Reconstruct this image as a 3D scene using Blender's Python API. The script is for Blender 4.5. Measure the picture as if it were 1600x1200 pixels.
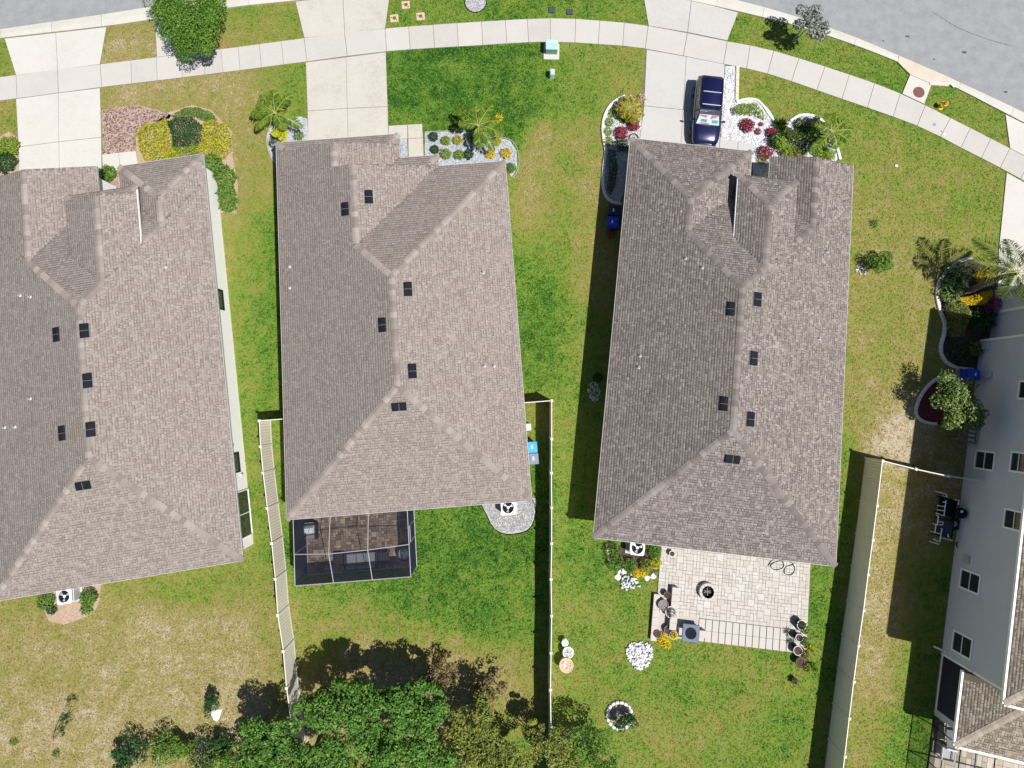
import bpy, math, random
import numpy as np
from mathutils import Vector, Matrix

for o in list(bpy.data.objects): bpy.data.objects.remove(o)
SC = bpy.context.scene
COL = SC.collection
rng = np.random.default_rng(7)
random.seed(7)

# ------------------------------------------------------------------ camera
F_PX = 1100.0; TILT = math.radians(8.5); NADIR_Y = 622.0
YP = NADIR_Y - F_PX*math.tan(TILT); XP = 800.0
CAM_H = F_PX/(25*math.cos(TILT))
cam = bpy.data.cameras.new('camera'); cam_o = bpy.data.objects.new('camera', cam); COL.objects.link(cam_o)
cam.sensor_width = 36; cam.lens = 36*F_PX/1600
cam.shift_y = -(600-YP)/1600
cam_o.location = (0, 0, CAM_H); cam_o.rotation_euler = (TILT, 0, 0)
cam.clip_start = .5; cam.clip_end = 2000
SC.camera = cam_o
# ------------------------------------------------------------------ sky, sun, exposure
SUN = Vector((.425, -.235, 1)).normalized()
W = bpy.data.worlds.new('World'); SC.world = W; W.use_nodes = True
nt = W.node_tree; bg = nt.nodes['Background']
sky = nt.nodes.new('ShaderNodeTexSky'); sky.sky_type = 'NISHITA'; sky.sun_disc = False
sky.sun_elevation = math.asin(SUN.z); sky.sun_rotation = math.atan2(SUN.x, SUN.y)
sky.air_density = 1.0; sky.dust_density = .6
nt.links.new(sky.outputs[0], bg.inputs[0]); bg.inputs[1].default_value = .06
sl = bpy.data.lights.new('sun', 'SUN'); sl.energy = 5.0; sl.angle = math.radians(.5); sl.color = (1, .965, .91)
so = bpy.data.objects.new('sun', sl); COL.objects.link(so); so.rotation_euler = SUN.to_track_quat('Z', 'Y').to_euler(); so.location = (20, -12, 60)
SC.view_settings.view_transform = 'Standard'; SC.view_settings.look = 'None'
SC.view_settings.exposure = .38; SC.view_settings.gamma = 1
SC.view_settings.use_curve_mapping = False

# ------------------------------------------------------------------ survey: where a photographed point at height z lies on the plot
_c, _s = math.cos(TILT), math.sin(TILT)
def ray(px, py):
    x, y = (px-XP)/F_PX, -(py-YP)/F_PX
    return np.array([x, y*_c+_s, y*_s-_c])
def U(px, py, z=0.0):
    d = ray(px, py); t = (CAM_H-z)/-d[2]
    return np.array([d[0]*t, d[1]*t])
def P3(px, py, z=0.0):
    a = U(px, py, z); return (float(a[0]), float(a[1]), z)
def UL(pts, z=0.0): return [tuple(U(x, y, z)) for x, y in pts]

# ------------------------------------------------------------------ materials
def ramp(nt, fac, cols, mode='LINEAR'):
    r = nt.nodes.new('ShaderNodeValToRGB'); r.color_ramp.interpolation = mode
    e = r.color_ramp.elements
    n = len(cols)
    for i, c in enumerate(cols):
        if len(c) == 4: p, c = c[0], c[1:]
        else: p = i/(n-1) if n > 1 else 0
        if i < 2: el = e[i]; el.position = p
        else: el = e.new(p)
        el.color = (*c, 1)
    nt.links.new(fac, r.inputs[0]); return r.outputs[0]
def math_n(nt, op, a, b=None, clamp=False):
    m = nt.nodes.new('ShaderNodeMath'); m.operation = op; m.use_clamp = clamp
    for i, x in enumerate((a, b)):
        if x is None: continue
        if isinstance(x, (int, float)): m.inputs[i].default_value = x
        else: nt.links.new(x, m.inputs[i])
    return m.outputs[0]
def noise_n(nt, scale, detail=4, rough=.6, pos=None, w=0):
    n = nt.nodes.new('ShaderNodeTexNoise'); n.inputs['Scale'].default_value = scale
    n.inputs['Detail'].default_value = detail; n.inputs['Roughness'].default_value = rough
    if pos is None: pos = nt.nodes.new('ShaderNodeNewGeometry').outputs['Position']
    nt.links.new(pos, n.inputs['Vector']); return n.outputs[0]
MATS = {}
def pm(name, cols, scale=3.0, rough=.85, island=0.0, objr=0.0, nw=1.0, bump=0.0, bscale=40, metal=0.0, spec=.3, coat=0.0,
       mode='LINEAR', transl=0.0, scale2=None, contrast=1.8, alpha=None):
    """procedural surface: colour ramp driven by world noise, a random value per piece and per object"""
    if name in MATS: return MATS[name]
    m = bpy.data.materials.new(name); m.use_nodes = True; nt = m.node_tree
    b = nt.nodes['Principled BSDF']; out = nt.nodes['Material Output']
    geo = nt.nodes.new('ShaderNodeNewGeometry')
    tot = island+objr+nw
    n1 = noise_n(nt, scale, 5, .65, geo.outputs['Position'])
    if scale2:
        n2 = noise_n(nt, scale2, 4, .7, geo.outputs['Position'])
        n1 = math_n(nt, 'MULTIPLY', math_n(nt, 'ADD', n1, n2), .5)
        contrast *= 1.4
    f = math_n(nt, 'MULTIPLY', math_n(nt, 'ADD', math_n(nt, 'MULTIPLY', math_n(nt, 'SUBTRACT', n1, .5), contrast), .5, True), nw/tot)
    if island:
        f = math_n(nt, 'ADD', f, math_n(nt, 'MULTIPLY', geo.outputs['Random Per Island'], island/tot))
    if objr:
        oi = nt.nodes.new('ShaderNodeObjectInfo'); f = math_n(nt, 'ADD', f, math_n(nt, 'MULTIPLY', oi.outputs['Random'], objr/tot))
    if len(cols) == 1: cols = [tuple(x*.92 for x in cols[0]), tuple(min(1, x*1.06) for x in cols[0])]
    c = ramp(nt, f, cols, mode)
    nt.links.new(c, b.inputs['Base Color'])
    b.inputs['Roughness'].default_value = rough; b.inputs['Metallic'].default_value = metal
    b.inputs['Specular IOR Level'].default_value = spec; b.inputs['Coat Weight'].default_value = coat
    if coat: b.inputs['Coat Roughness'].default_value = .05
    if bump:
        bn = nt.nodes.new('ShaderNodeBump'); bn.inputs['Strength'].default_value = bump; bn.inputs['Distance'].default_value = .02
        nt.links.new(noise_n(nt, bscale, 4, .7, geo.outputs['Position']), bn.inputs['Height']); nt.links.new(bn.outputs[0], b.inputs['Normal'])
    if transl:
        t = nt.nodes.new('ShaderNodeBsdfTranslucent'); nt.links.new(c, t.inputs[0])
        mx = nt.nodes.new('ShaderNodeMixShader'); mx.inputs[0].default_value = transl
        nt.links.new(b.outputs[0], mx.inputs[1]); nt.links.new(t.outputs[0], mx.inputs[2]); nt.links.new(mx.outputs[0], out.inputs[0])
    if alpha is not None:
        t = nt.nodes.new('ShaderNodeBsdfTransparent'); mx = nt.nodes.new('ShaderNodeMixShader'); mx.inputs[0].default_value = alpha
        nt.links.new(t.outputs[0], mx.inputs[1]); nt.links.new(b.outputs[0], mx.inputs[2]); nt.links.new(mx.outputs[0], out.inputs[0])
    MATS[name] = m; return m

GRASS_RAMP = [(0, .016, .058, .008), (.16, .056, .160, .016), (.32, .132, .235, .028), (.48, .200, .224, .042), (.64, .252, .210, .066), (.82, .300, .238, .098), (1, .45, .395, .30)]
def grass_mat(name, blades):
    m = bpy.data.materials.new(name); m.use_nodes = True; nt = m.node_tree; b = nt.nodes['Principled BSDF']
    at = nt.nodes.new('ShaderNodeAttribute'); at.attribute_name = 'dry'
    geo = nt.nodes.new('ShaderNodeNewGeometry'); pos = geo.outputs['Position']
    f = at.outputs['Fac']
    def wob(sc, amp, det=3, ro=.7):
        nonlocal f
        f = math_n(nt, 'ADD', f, math_n(nt, 'MULTIPLY', math_n(nt, 'SUBTRACT', noise_n(nt, sc, det, ro, pos), .5), amp))
    wob(2.6, .65)
    if blades:
        f = math_n(nt, 'ADD', f, math_n(nt, 'MULTIPLY', math_n(nt, 'SUBTRACT', geo.outputs['Random Per Island'], .5), .62))
    else:
        wob(7.5, 1.2, 3, .85); wob(16, 1.15, 2, .85)
    c = ramp(nt, f, GRASS_RAMP)
    nt.links.new(c, b.inputs['Base Color']); b.inputs['Roughness'].default_value = .9; b.inputs['Specular IOR Level'].default_value = .15
    if blades:
        t = nt.nodes.new('ShaderNodeBsdfTranslucent'); nt.links.new(c, t.inputs[0]); mx = nt.nodes.new('ShaderNodeMixShader'); mx.inputs[0].default_value = .3
        nt.links.new(b.outputs[0], mx.inputs[1]); nt.links.new(t.outputs[0], mx.inputs[2]); nt.links.new(mx.outputs[0], nt.nodes['Material Output'].inputs[0])
    else:
        bn = nt.nodes.new('ShaderNodeBump'); bn.inputs['Strength'].default_value = 1.0; bn.inputs['Distance'].default_value = .10
        nt.links.new(noise_n(nt, 9, 4, .8, pos), bn.inputs['Height']); nt.links.new(bn.outputs[0], b.inputs['Normal'])
    return m

M_CONC = pm('sidewalk_concrete', [(.355, .34, .315), (.415, .40, .372), (.455, .44, .41)], .5, scale2=9, rough=.9, bump=.15, objr=.5, bscale=60)
M_DRV1 = pm('driveway_pale_concrete', [(0.4062, 0.3867, 0.3524), (0.4609, 0.4491, 0.4168), (0.4922, 0.4805, 0.4508)], .35, scale2=6, rough=.9, bump=.12, objr=.15, bscale=60)
M_DRV2 = pm('driveway_warm_concrete', [(.33, .30, .26), (.42, .393, .352), (.455, .43, .392)], .5, scale2=5, rough=.9, bump=.12, objr=.15, bscale=60)
M_DRV3 = pm('driveway_grey_concrete', [(0.356, 0.3406, 0.3185), (0.4102, 0.4025, 0.383), (0.4412, 0.4334, 0.4172)], .35, scale2=6, rough=.9, bump=.12, objr=.15, bscale=60)
M_KERB = pm('kerb_concrete', [(0.3709, 0.3555, 0.3116), (0.4791, 0.4637, 0.4155), (0.5178, 0.5023, 0.46)], .8, scale2=10, rough=.9, bump=.15, objr=.3)
M_INLET = pm('inlet_concrete', [(0.42, 0.3612, 0.2856), (0.4872, 0.4284, 0.3528), (0.5208, 0.4788, 0.42)], .9, scale2=8, rough=.9, bump=.2)
M_JOINT = pm('joint_dirt', [(.10, .09, .07), (.20, .18, .15)], 6)
M_ASPH = pm('asphalt', [(.185, .190, .198), (.235, .240, .248), (.275, .28, .288)], 1.3, scale2=16, rough=.95, bump=.6, bscale=40, contrast=2.4)
M_WHITEWALL = pm('white_stucco', [(.88, .865, .85), (.92, .905, .89)], 1.2, rough=.9, bump=.2, bscale=80)
M_BEIGEWALL = pm('beige_stucco', [(.50, .45, .38), (.56, .51, .44)], 1.2, rough=.9, bump=.2, bscale=80)
M_GREYWALL = pm('grey_stucco', [(.47, .49, .545), (.54, .56, .615)], .6, scale2=6, rough=.9, bump=.3, bscale=70)
M_TRIM = pm('white_trim', [(.82, .82, .83), (.86, .86, .86)], 2, rough=.5)
M_FASCIA = pm('pale_fascia', [(.34, .33, .32), (.44, .43, .42)], 2, rough=.6)
M_GLASS = pm('window_glass', [(.01, .012, .018), (.03, .04, .05)], .8, rough=.05, spec=.8)
M_BLACK = pm('black_metal', [(.006, .007, .011), (.014, .015, .022)], 2, rough=.75, spec=.12)
M_DARKWOOD = pm('dark_wood', [(.10, .085, .07), (.24, .21, .18)], 8, rough=.8, objr=.4)
M_VINYL = pm('almond_vinyl', [(.64, .60, .50), (.72, .68, .575)], 1.5, rough=.5, objr=.4)
M_VRAIL = pm('pale_vinyl_rail', [(.62, .585, .51), (.70, .665, .59)], 1.5, rough=.45)
M_GALV = pm('galvanised_metal', [(.42, .43, .45), (.58, .59, .60)], 3, rough=.4, metal=.3)
M_WPLASTIC = pm('white_plastic', [(.72, .72, .73), (.8, .8, .8)], 3, rough=.4)
M_STONE = pm('white_rock', [(0.3168, 0.3256, 0.352), (0.616, 0.6248, 0.6512), (0.7568, 0.7568, 0.7744)], 4, island=2.0, rough=.85)
M_BLUESTONE = pm('pale_blue_rock', [(0.1462, 0.172, 0.2322), (0.3956, 0.4472, 0.5246), (0.6536, 0.688, 0.7396)], 4, island=2.0, rough=.85)
M_GREYSTONE = pm('grey_river_rock', [(0.1892, 0.1892, 0.1978), (0.3612, 0.3612, 0.3698), (0.5504, 0.5418, 0.5332)], 4, island=2.0, rough=.85)
M_PURPLESTONE = pm('purple_brown_rock', [(.07, .042, .04), (.20, .125, .12), (.34, .245, .25), (.60, .50, .52)], 1.5, island=2.4, nw=.5, rough=.9)
M_MULCH = pm('dark_mulch', [(.018, .012, .010), (.06, .04, .035), (.12, .085, .07)], 9, rough=.95, bump=.8, bscale=25)
M_REDMULCH = pm('red_mulch', [(.04, .010, .012), (.11, .025, .028), (.20, .07, .06)], 9, rough=.95, bump=.8, bscale=25)
M_TANMULCH = pm('tan_mulch', [(.22, .15, .10), (.36, .26, .19), (.48, .38, .29)], 9, rough=.95, bump=.8, bscale=25)
M_EDGING = pm('edging_block', [(.52, .50, .47), (.66, .64, .61), (.74, .72, .70)], 5, island=.8, rough=.9)
M_TERRA = pm('terracotta_edging', [(.55, .42, .34), (.66, .53, .45)], 4, island=.6, rough=.9)
M_BARK = pm('bark', [(.09, .07, .055), (.22, .18, .14)], 9, rough=.95)
M_PALEBARK = pm('pale_bark', [(.24, .22, .20), (.40, .37, .34)], 9, rough=.95)
M_SHING_A = pm('shingle_pinkish', [(0.0, 0.1806, 0.1495, 0.1327), (0.15, 0.2201, 0.1848, 0.1655), (0.4, 0.2537, 0.2159, 0.194), (0.75, 0.2755, 0.236, 0.2125), (1.0, 0.315, 0.2755, 0.2503)], .35, island=1.2, nw=.3, rough=.95, bump=.35, bscale=60)
M_SHINGB_A = pm('shingle_base_pinkish', [(0.1191, 0.0953, 0.0861), (0.1701, 0.1384, 0.1247)], 2, rough=.95)
M_SHING_C = pm('shingle_speckled', [(0.0, 0.1302, 0.1092, 0.0991), (0.2, 0.1722, 0.1453, 0.1319), (0.5, 0.2142, 0.1823, 0.1663), (0.8, 0.2394, 0.2066, 0.1898), (0.94, 0.2856, 0.2537, 0.2352), (1.0, 0.4704, 0.4452, 0.42)], .35, island=1.4, nw=.25, rough=.95, bump=.35, bscale=60)
M_SHINGB_C = pm('shingle_base_speckled', [(0.063, 0.0525, 0.0504), (0.105, 0.0882, 0.084)], 2, rough=.95)
M_SHING_D = pm('shingle_tan', [(0.0, 0.1361, 0.1096, 0.0832), (0.3, 0.2192, 0.1814, 0.1399), (0.65, 0.2797, 0.2381, 0.189), (1.0, 0.3478, 0.3062, 0.2495)], .35, island=1.3, nw=.35, rough=.95, bump=.35, bscale=60)
M_SHINGB_D = pm('shingle_base_tan', [(0.063, 0.0504, 0.0403), (0.1008, 0.084, 0.0672)], 2, rough=.95)
M_CAP_A = pm('cap_pinkish', [(0.1774, 0.1484, 0.1323), (0.2258, 0.1919, 0.1726), (0.2621, 0.2242, 0.2016), (0.3145, 0.2758, 0.2516)], 1.0, objr=2.0, nw=.25, rough=.95, bump=.3)
M_CAP_C = pm('cap_speckled', [(.115, .098, .09), (.158, .135, .123), (.19, .164, .151), (.235, .208, .194)], 1.0, objr=2.0, nw=.25, rough=.95, bump=.3)
M_CAP_D = pm('cap_tan', [(0.2352, 0.1974, 0.1554), (0.294, 0.252, 0.2058), (0.3528, 0.3108, 0.252)], 1.0, objr=1.6, nw=.5, rough=.95, bump=.3)

# ------------------------------------------------------------------ mesh helpers
def obj_from(name, verts, faces, mats, parent=None, fmats=None, smooth=False, origin=None):
    """verts in world coordinates; the object sits at the parent's place (or origin)"""
    o0 = np.array(origin if origin is not None else (0, 0, 0), float)
    if parent is not None:
        pw = np.array(WLOC.get(parent.name, (0, 0, 0)))
        if origin is None: o0 = pw
    v = np.asarray(verts, float)-o0
    me = bpy.data.meshes.new(name)
    me.from_pydata(v.tolist(), [], faces)
    for m in (mats if isinstance(mats, (list, tuple)) else [mats]): me.materials.append(m)
    if fmats is not None: me.polygons.foreach_set('material_index', np.asarray(fmats, np.int32))
    if smooth: me.polygons.foreach_set('use_smooth', np.ones(len(me.polygons), bool))
    me.update()
    o = bpy.data.objects.new(name, me); COL.objects.link(o)
    if parent is not None:
        o.parent = parent; o.location = Vector(o0-pw)
    else: o.location = Vector(o0)
    WLOC[o.name] = tuple(o0)
    return o
WLOC = {}
def big_mesh(name, V, nper, mats, parent=None, attrs=None, origin=None, smooth=False):
    """V: (N*nper,3) separate polygons of nper corners each"""
    V = np.asarray(V, np.float32)
    o0 = np.zeros(3)
    if parent is not None: o0 = np.array(WLOC.get(parent.name, (0, 0, 0)))
    elif origin is not None: o0 = np.array(origin)
    V = V-o0.astype(np.float32)
    n = len(V); nf = n//nper
    me = bpy.data.meshes.new(name)
    me.vertices.add(n); me.vertices.foreach_set('co', V.ravel())
    me.loops.add(n); me.loops.foreach_set('vertex_index', np.arange(n, dtype=np.int32))
    me.polygons.add(nf); me.polygons.foreach_set('loop_start', np.arange(0, n, nper, dtype=np.int32))
    for k, a in (attrs or {}).items():
        at = me.attributes.new(k, 'FLOAT', 'POINT'); at.data.foreach_set('value', np.asarray(a, np.float32))
    me.materials.append(mats); me.update(calc_edges=True)
    o = bpy.data.objects.new(name, me); COL.objects.link(o)
    if parent is not None: o.parent = parent
    else: o.location = Vector(o0)
    WLOC[o.name] = tuple(o0)
    return o
class MB:
    def __init__(s): s.v = []; s.f = []; s.m = []; s.mi = 0
    def add(s, vs, fs):
        n = len(s.v); s.v += [tuple(float(c) for c in p) for p in vs]
        s.f += [tuple(i+n for i in f) for f in fs]; s.m += [s.mi]*len(fs); return s
    def box(s, c, size, rz=0, M=None):
        hx, hy, hz = [q/2 for q in size]; ca, sa = math.cos(rz), math.sin(rz); vs = []
        for x, y, z in ((-1, -1, -1), (1, -1, -1), (1, 1, -1), (-1, 1, -1), (-1, -1, 1), (1, -1, 1), (1, 1, 1), (-1, 1, 1)):
            a, b, d = x*hx, y*hy, z*hz
            p = Vector((c[0]+a*ca-b*sa, c[1]+a*sa+b*ca, c[2]+d)); vs.append(M @ p if M else p)
        return s.add(vs, [(0, 3, 2, 1), (4, 5, 6, 7), (0, 1, 5, 4), (1, 2, 6, 5), (2, 3, 7, 6), (3, 0, 4, 7)])
    def bbox(s, c, size, rz=0, bev=.02, M=None):
        """box with chamfered top edges and vertical corners"""
        hx, hy, hz = [q/2 for q in size]; b = min(bev, hx*.8, hy*.8, hz*.8); ca, sa = math.cos(rz), math.sin(rz)
        def ring(dx, dy, z, b):
            return [(-dx+b, -dy, z), (dx-b, -dy, z), (dx, -dy+b, z), (dx, dy-b, z), (dx-b, dy, z), (-dx+b, dy, z), (-dx, dy-b, z), (-dx, -dy+b, z)]
        L = ring(hx, hy, -hz, b)+ring(hx, hy, hz-b, b)+ring(hx-b, hy-b, hz, b*.6)
        vs = []
        for x, y, z in L:
            p = Vector((c[0]+x*ca-y*sa, c[1]+x*sa+y*ca, c[2]+z)); vs.append(M @ p if M else p)
        fs = [tuple(range(16, 24)), tuple(reversed(range(8)))]
        for k in (0, 8):
            for i in range(8): j = (i+1) % 8; fs.append((k+i, k+j, k+8+j, k+8+i))
        return s.add(vs, fs)
    def prism(s, poly, z0, z1, cap=True):
        """z0/z1 numbers or lists per corner"""
        a = sum(poly[i][0]*poly[(i+1) % len(poly)][1]-poly[(i+1) % len(poly)][0]*poly[i][1] for i in range(len(poly)))
        if a < 0: poly = poly[::-1]
        n = len(poly); vs = [(x, y, z0) for x, y in poly]+[(x, y, z1) for x, y in poly]
        fs = [(i, (i+1) % n, n+(i+1) % n, n+i) for i in range(n)]+[tuple(range(n, 2*n)), tuple(reversed(range(n)))]
        return s.add(vs, fs)
    def tube(s, pts, r, n=6, r2=None, cap=True):
        pts = [Vector(p) for p in pts]; N = len(pts); vs = []; fs = []
        for i, p in enumerate(pts):
            d = (pts[min(i+1, N-1)]-pts[max(i-1, 0)]).normalized()
            u = d.cross(Vector((0, 0, 1))); u = u.normalized() if u.length > 1e-4 else Vector((1, 0, 0)); w = u.cross(d)
            rr = r if r2 is None else r+(r2-r)*i/max(1, N-1)
            for k in range(n): a = 2*math.pi*k/n; vs.append(p+u*(rr*math.cos(a))+w*(rr*math.sin(a)))
        for i in range(N-1):
            for k in range(n): fs.append((i*n+k, i*n+(k+1) % n, (i+1)*n+(k+1) % n, (i+1)*n+k))
        if cap: fs += [tuple(range(n)), tuple(reversed(range((N-1)*n, N*n)))]
        return s.add(vs, fs)
    def lathe(s, c, prof, n=20, sx=1, sy=1):
        """prof: (radius, z) list from bottom to top; closed with fans when radius 0"""
        vs = []; fs = []
        for r, z in prof:
            for k in range(n): a = 2*math.pi*k/n; vs.append((c[0]+r*sx*math.cos(a), c[1]+r*sy*math.sin(a), c[2]+z))
        for i in range(len(prof)-1):
            for k in range(n): fs.append((i*n+k, i*n+(k+1) % n, (i+1)*n+(k+1) % n, (i+1)*n+k))
        return s.add(vs, fs)
    def build(s, name, mats, parent=None, smooth=False, origin=None):
        return obj_from(name, s.v, s.f, mats, parent, s.m, smooth, origin)
def tag(o, label=None, cat=None, group=None, kind=None):
    for k, x in (('label', label), ('category', cat), ('group', group), ('kind', kind)):
        if x: o[k] = x
    return o
def thing(name, loc, label, cat, group=None):
    o = bpy.data.objects.new(name, None); COL.objects.link(o); o.location = loc; o.empty_display_size = .2
    WLOC[o.name] = tuple(float(x) for x in loc); return tag(o, label, cat, group)
def inst(name, me, M, parent):
    """a piece sharing mesh data, M its world matrix"""
    o = bpy.data.objects.new(name, me); COL.objects.link(o); o.parent = parent
    p = Vector(WLOC.get(parent.name, (0, 0, 0)))
    o.matrix_basis = Matrix.Translation(-p) @ M
    WLOC[o.name] = tuple(M.translation); return o
def smooth_curve(pts, n=8):
    p = np.array(pts, float); p = np.vstack([2*p[0]-p[1], p, 2*p[-1]-p[-2]]); out = []
    for i in range(1, len(p)-2):
        for t in np.linspace(0, 1, n, endpoint=False):
            a, b, c, d = p[i-1], p[i], p[i+1], p[i+2]
            out.append(.5*((2*b)+(c-a)*t+(2*a-5*b+4*c-d)*t*t+(3*b-a-3*c+d)*t**3))
    out.append(p[-2]); return np.array(out)
def in_poly(pts, poly):
    pts = np.asarray(pts); x, y = pts[:, 0], pts[:, 1]; r = np.zeros(len(x), bool); n = len(poly)
    for i in range(n):
        x0, y0 = poly[i]; x1, y1 = poly[(i+1) % n]
        c = ((y0 > y) != (y1 > y)); r ^= c & (x < (x1-x0)*(y-y0)/((y1-y0) if y1 != y0 else 1e-9)+x0)
    return r
_nz = rng.random((8, 256, 256))
def vnoise(x, y, k=0):
    xi = np.floor(x).astype(int); yi = np.floor(y).astype(int); fx = x-xi; fy = y-yi
    fx = fx*fx*(3-2*fx); fy = fy*fy*(3-2*fy); t = _nz[k]
    g = lambda a, b: t[(a) % 256, (b) % 256]
    return (g(xi, yi)*(1-fx)+g(xi+1, yi)*fx)*(1-fy)+(g(xi, yi+1)*(1-fx)+g(xi+1, yi+1)*fx)*fy
def fbm(x, y, s, k=0, o=4):
    r = 0; a = .5; tot = 0
    for i in range(o): r = r+a*vnoise(x*s*2**i+17.3*i, y*s*2**i+5.1*i, (k+i) % 8); tot += a; a *= .55
    return r/tot
NO_GRASS = []      # paved and planted areas, as polygons
# ================================================================== THE SETTING
def inset(poly, d):
    c = np.mean(poly, axis=0); out = []
    for p in poly:
        v = c-np.array(p); out.append(tuple(np.array(p)+v/np.linalg.norm(v)*d*1.41))
    return out
def sheet(name, poly, z, mat, label=None, kind='structure', thick=.02):
    c = np.mean(poly, axis=0)
    o = MB().prism([tuple(p) for p in poly], z-thick, z).build(name, mat, origin=(c[0], c[1], 0))
    tag(o, label, None, None, kind); NO_GRASS.append([tuple(p) for p in poly]); return o
def slabs(parent, polys, mat, z=.06, gap=.014, name='slab'):
    for p in polys:
        q = inset([tuple(x) for x in p], gap); c = np.mean(q, axis=0)
        MB().prism(q, .005, z).build(name, mat, parent, origin=(c[0], c[1], 0))
        NO_GRASS.append([tuple(x) for x in p])

sw_up = smooth_curve(UL([(-110, 134), (-60, 129), (0, 121), (157, 101), (245, 90), (371, 74), (476, 60), (602, 45), (740, 35), (860, 29), (940, 33), (1013, 41), (1136, 65), (1209, 80), (1330, 118), (1405, 146), (1475, 180), (1577, 232), (1640, 266), (1700, 300)]))
sw_lo = smooth_curve(UL([(-110, 172), (-60, 166), (0, 158), (157, 137), (250, 126), (371, 111), (478, 97), (603, 81), (740, 72), (852, 66), (940, 70), (1010, 77), (1132, 101), (1200, 116), (1300, 150), (1430, 196), (1500, 231), (1572, 268), (1640, 306), (1700, 340)]))
kb_lo = smooth_curve(UL([(-110, 76), (0, 61), (165, 42), (235, 32), (360, 13), (462, 2), (610, -14), (740, -24), (860, -28), (960, -22), (1068, 0), (1153, 19), (1245, 42), (1330, 70), (1402, 98), (1484, 134), (1570, 178), (1700, 245)]))
kb_up = smooth_curve(UL([(-110, 61), (0, 46), (165, 22), (235, 11), (360, -6), (462, -17), (610, -32), (740, -42), (860, -46), (960, -40), (1068, -18), (1150, 0), (1240, 25), (1330, 56), (1404, 87), (1484, 122), (1600, 176), (1700, 226)]))
def at_x(curve, x):
    i = np.searchsorted(curve[:, 0], x); i = min(max(i, 1), len(curve)-1)
    a, b = curve[i-1], curve[i]; t = (x-a[0])/(b[0]-a[0]+1e-9); return a+(b-a)*t
def nearest(curve, p): return curve[np.argmin(((curve-p)**2).sum(1))]
def fine(c): 
    t = np.linspace(0, len(c)-1, len(c)*12); i = np.minimum(t.astype(int), len(c)-2); f = (t-i)[:, None]; return c[i]*(1-f)+c[i+1]*f
sw_lo_f, kb_up_f = fine(sw_lo), fine(kb_up)
# road
nrm = np.gradient(kb_up, axis=0); nrm = np.stack([-nrm[:, 1], nrm[:, 0]], 1); nrm /= np.linalg.norm(nrm, axis=1)[:, None]
far = kb_up+nrm*11.0
road_v = []; road_f = []
for i in range(len(kb_up)):
    for t in np.linspace(0, 1, 6): p = kb_up[i]*(1-t)+far[i]*t; road_v.append((p[0], p[1], .012))
for i in range(len(kb_up)-1):
    for k in range(5): a = i*6+k; road_f.append((a, a+6, a+7, a+1))
road = tag(obj_from('road', road_v, road_f, M_ASPH, origin=(0, 28, 0)), 'pale grey sun-bleached asphalt street curving past the houses', None, None, 'structure')
NO_GRASS.append([tuple(p) for p in kb_up]+[tuple(p) for p in far[::-1]])
# kerb in cast sections
strip = [tuple(p) for p in kb_lo]+[tuple(p) for p in kb_up[::-1]]
kerb = tag(obj_from('kerb', [(x, y, .03) for x, y in strip], [tuple(range(len(strip)))], M_JOINT, origin=(0, 24, 0)), 'pale concrete kerb and gutter along the street', None, None, 'structure')
NO_GRASS.append(strip)
kj = [-110, -40, 8, 87, 163, 245, 330, 390, 467, 540, 615, 690, 765, 840, 915, 975, 1035, 1119, 1189, 1260, 1330, 1403, 1484, 1560, 1640, 1690]
kw = [at_x(kb_lo, U(x, 20)[0]) for x in kj]
for a, b in zip(kw[:-1], kw[1:]):
    n = 4; lo = [a+(b-a)*t for t in np.linspace(0, 1, n)]; lo = [nearest(fine(kb_lo), p) for p in lo]; up = [nearest(kb_up_f, p) for p in lo]
    mid = [l*.55+u*.45 for l, u in zip(lo, up)]
    vs = [(*p, .13) for p in lo]+[(*p, .12) for p in mid]+[(*p, .035) for p in up]+[(*p, 0) for p in lo]
    k = .015/np.linalg.norm(b-a)
    vs = [tuple(np.array(v)+(np.array([*((a+b)/2), 0])-np.array([v[0], v[1], 0]))*k) for v in vs]
    fs = []
    for i in range(n-1): fs += [(i, i+1, n+i+1, n+i)[::-1], (n+i, n+i+1, 2*n+i+1, 2*n+i)[::-1], (3*n+i, 3*n+i+1, i+1, i)[::-1]]
    obj_from('kerb_section', vs, fs, M_KERB, kerb)
# sidewalk slabs
strip = [tuple(p) for p in sw_up]+[tuple(p) for p in sw_lo[::-1]]
sidewalk = tag(obj_from('sidewalk', [(x, y, .025) for x, y in strip], [tuple(reversed(range(len(strip))))], M_JOINT, origin=(0, 20, 0)), 'curving pale concrete sidewalk of square slabs', None, None, 'structure')
NO_GRASS.append(strip)
sj = [-105, -75, -40, -8, 26, 91, 157, 205, 245, 283, 318, 346, 372, 406, 440, 476, 539, 602, 638, 677, 714, 752, 790, 824, 860, 899, 937, 975, 1013, 1074, 1136, 1172, 1209, 1248, 1288, 1327, 1366, 1406, 1445, 1484, 1515, 1547, 1577, 1610, 1645, 1680]
def px_on(curve, px):     # point on a curve at photo column px
    k = [(p[0]*F_PX/(CAM_H*_c+p[1]*_s)+XP) for p in curve]; k = np.array(k); i = int(np.argmin(abs(k-px))); return curve[i]
sw_up_f = fine(sw_up)
sp = [px_on(sw_up_f, x) for x in sj]; sq = [nearest(sw_lo_f, p) for p in sp]
slabs(sidewalk, [[sp[i], sp[i+1], sq[i+1], sq[i]] for i in range(len(sp)-1)], M_CONC, .06)
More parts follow.
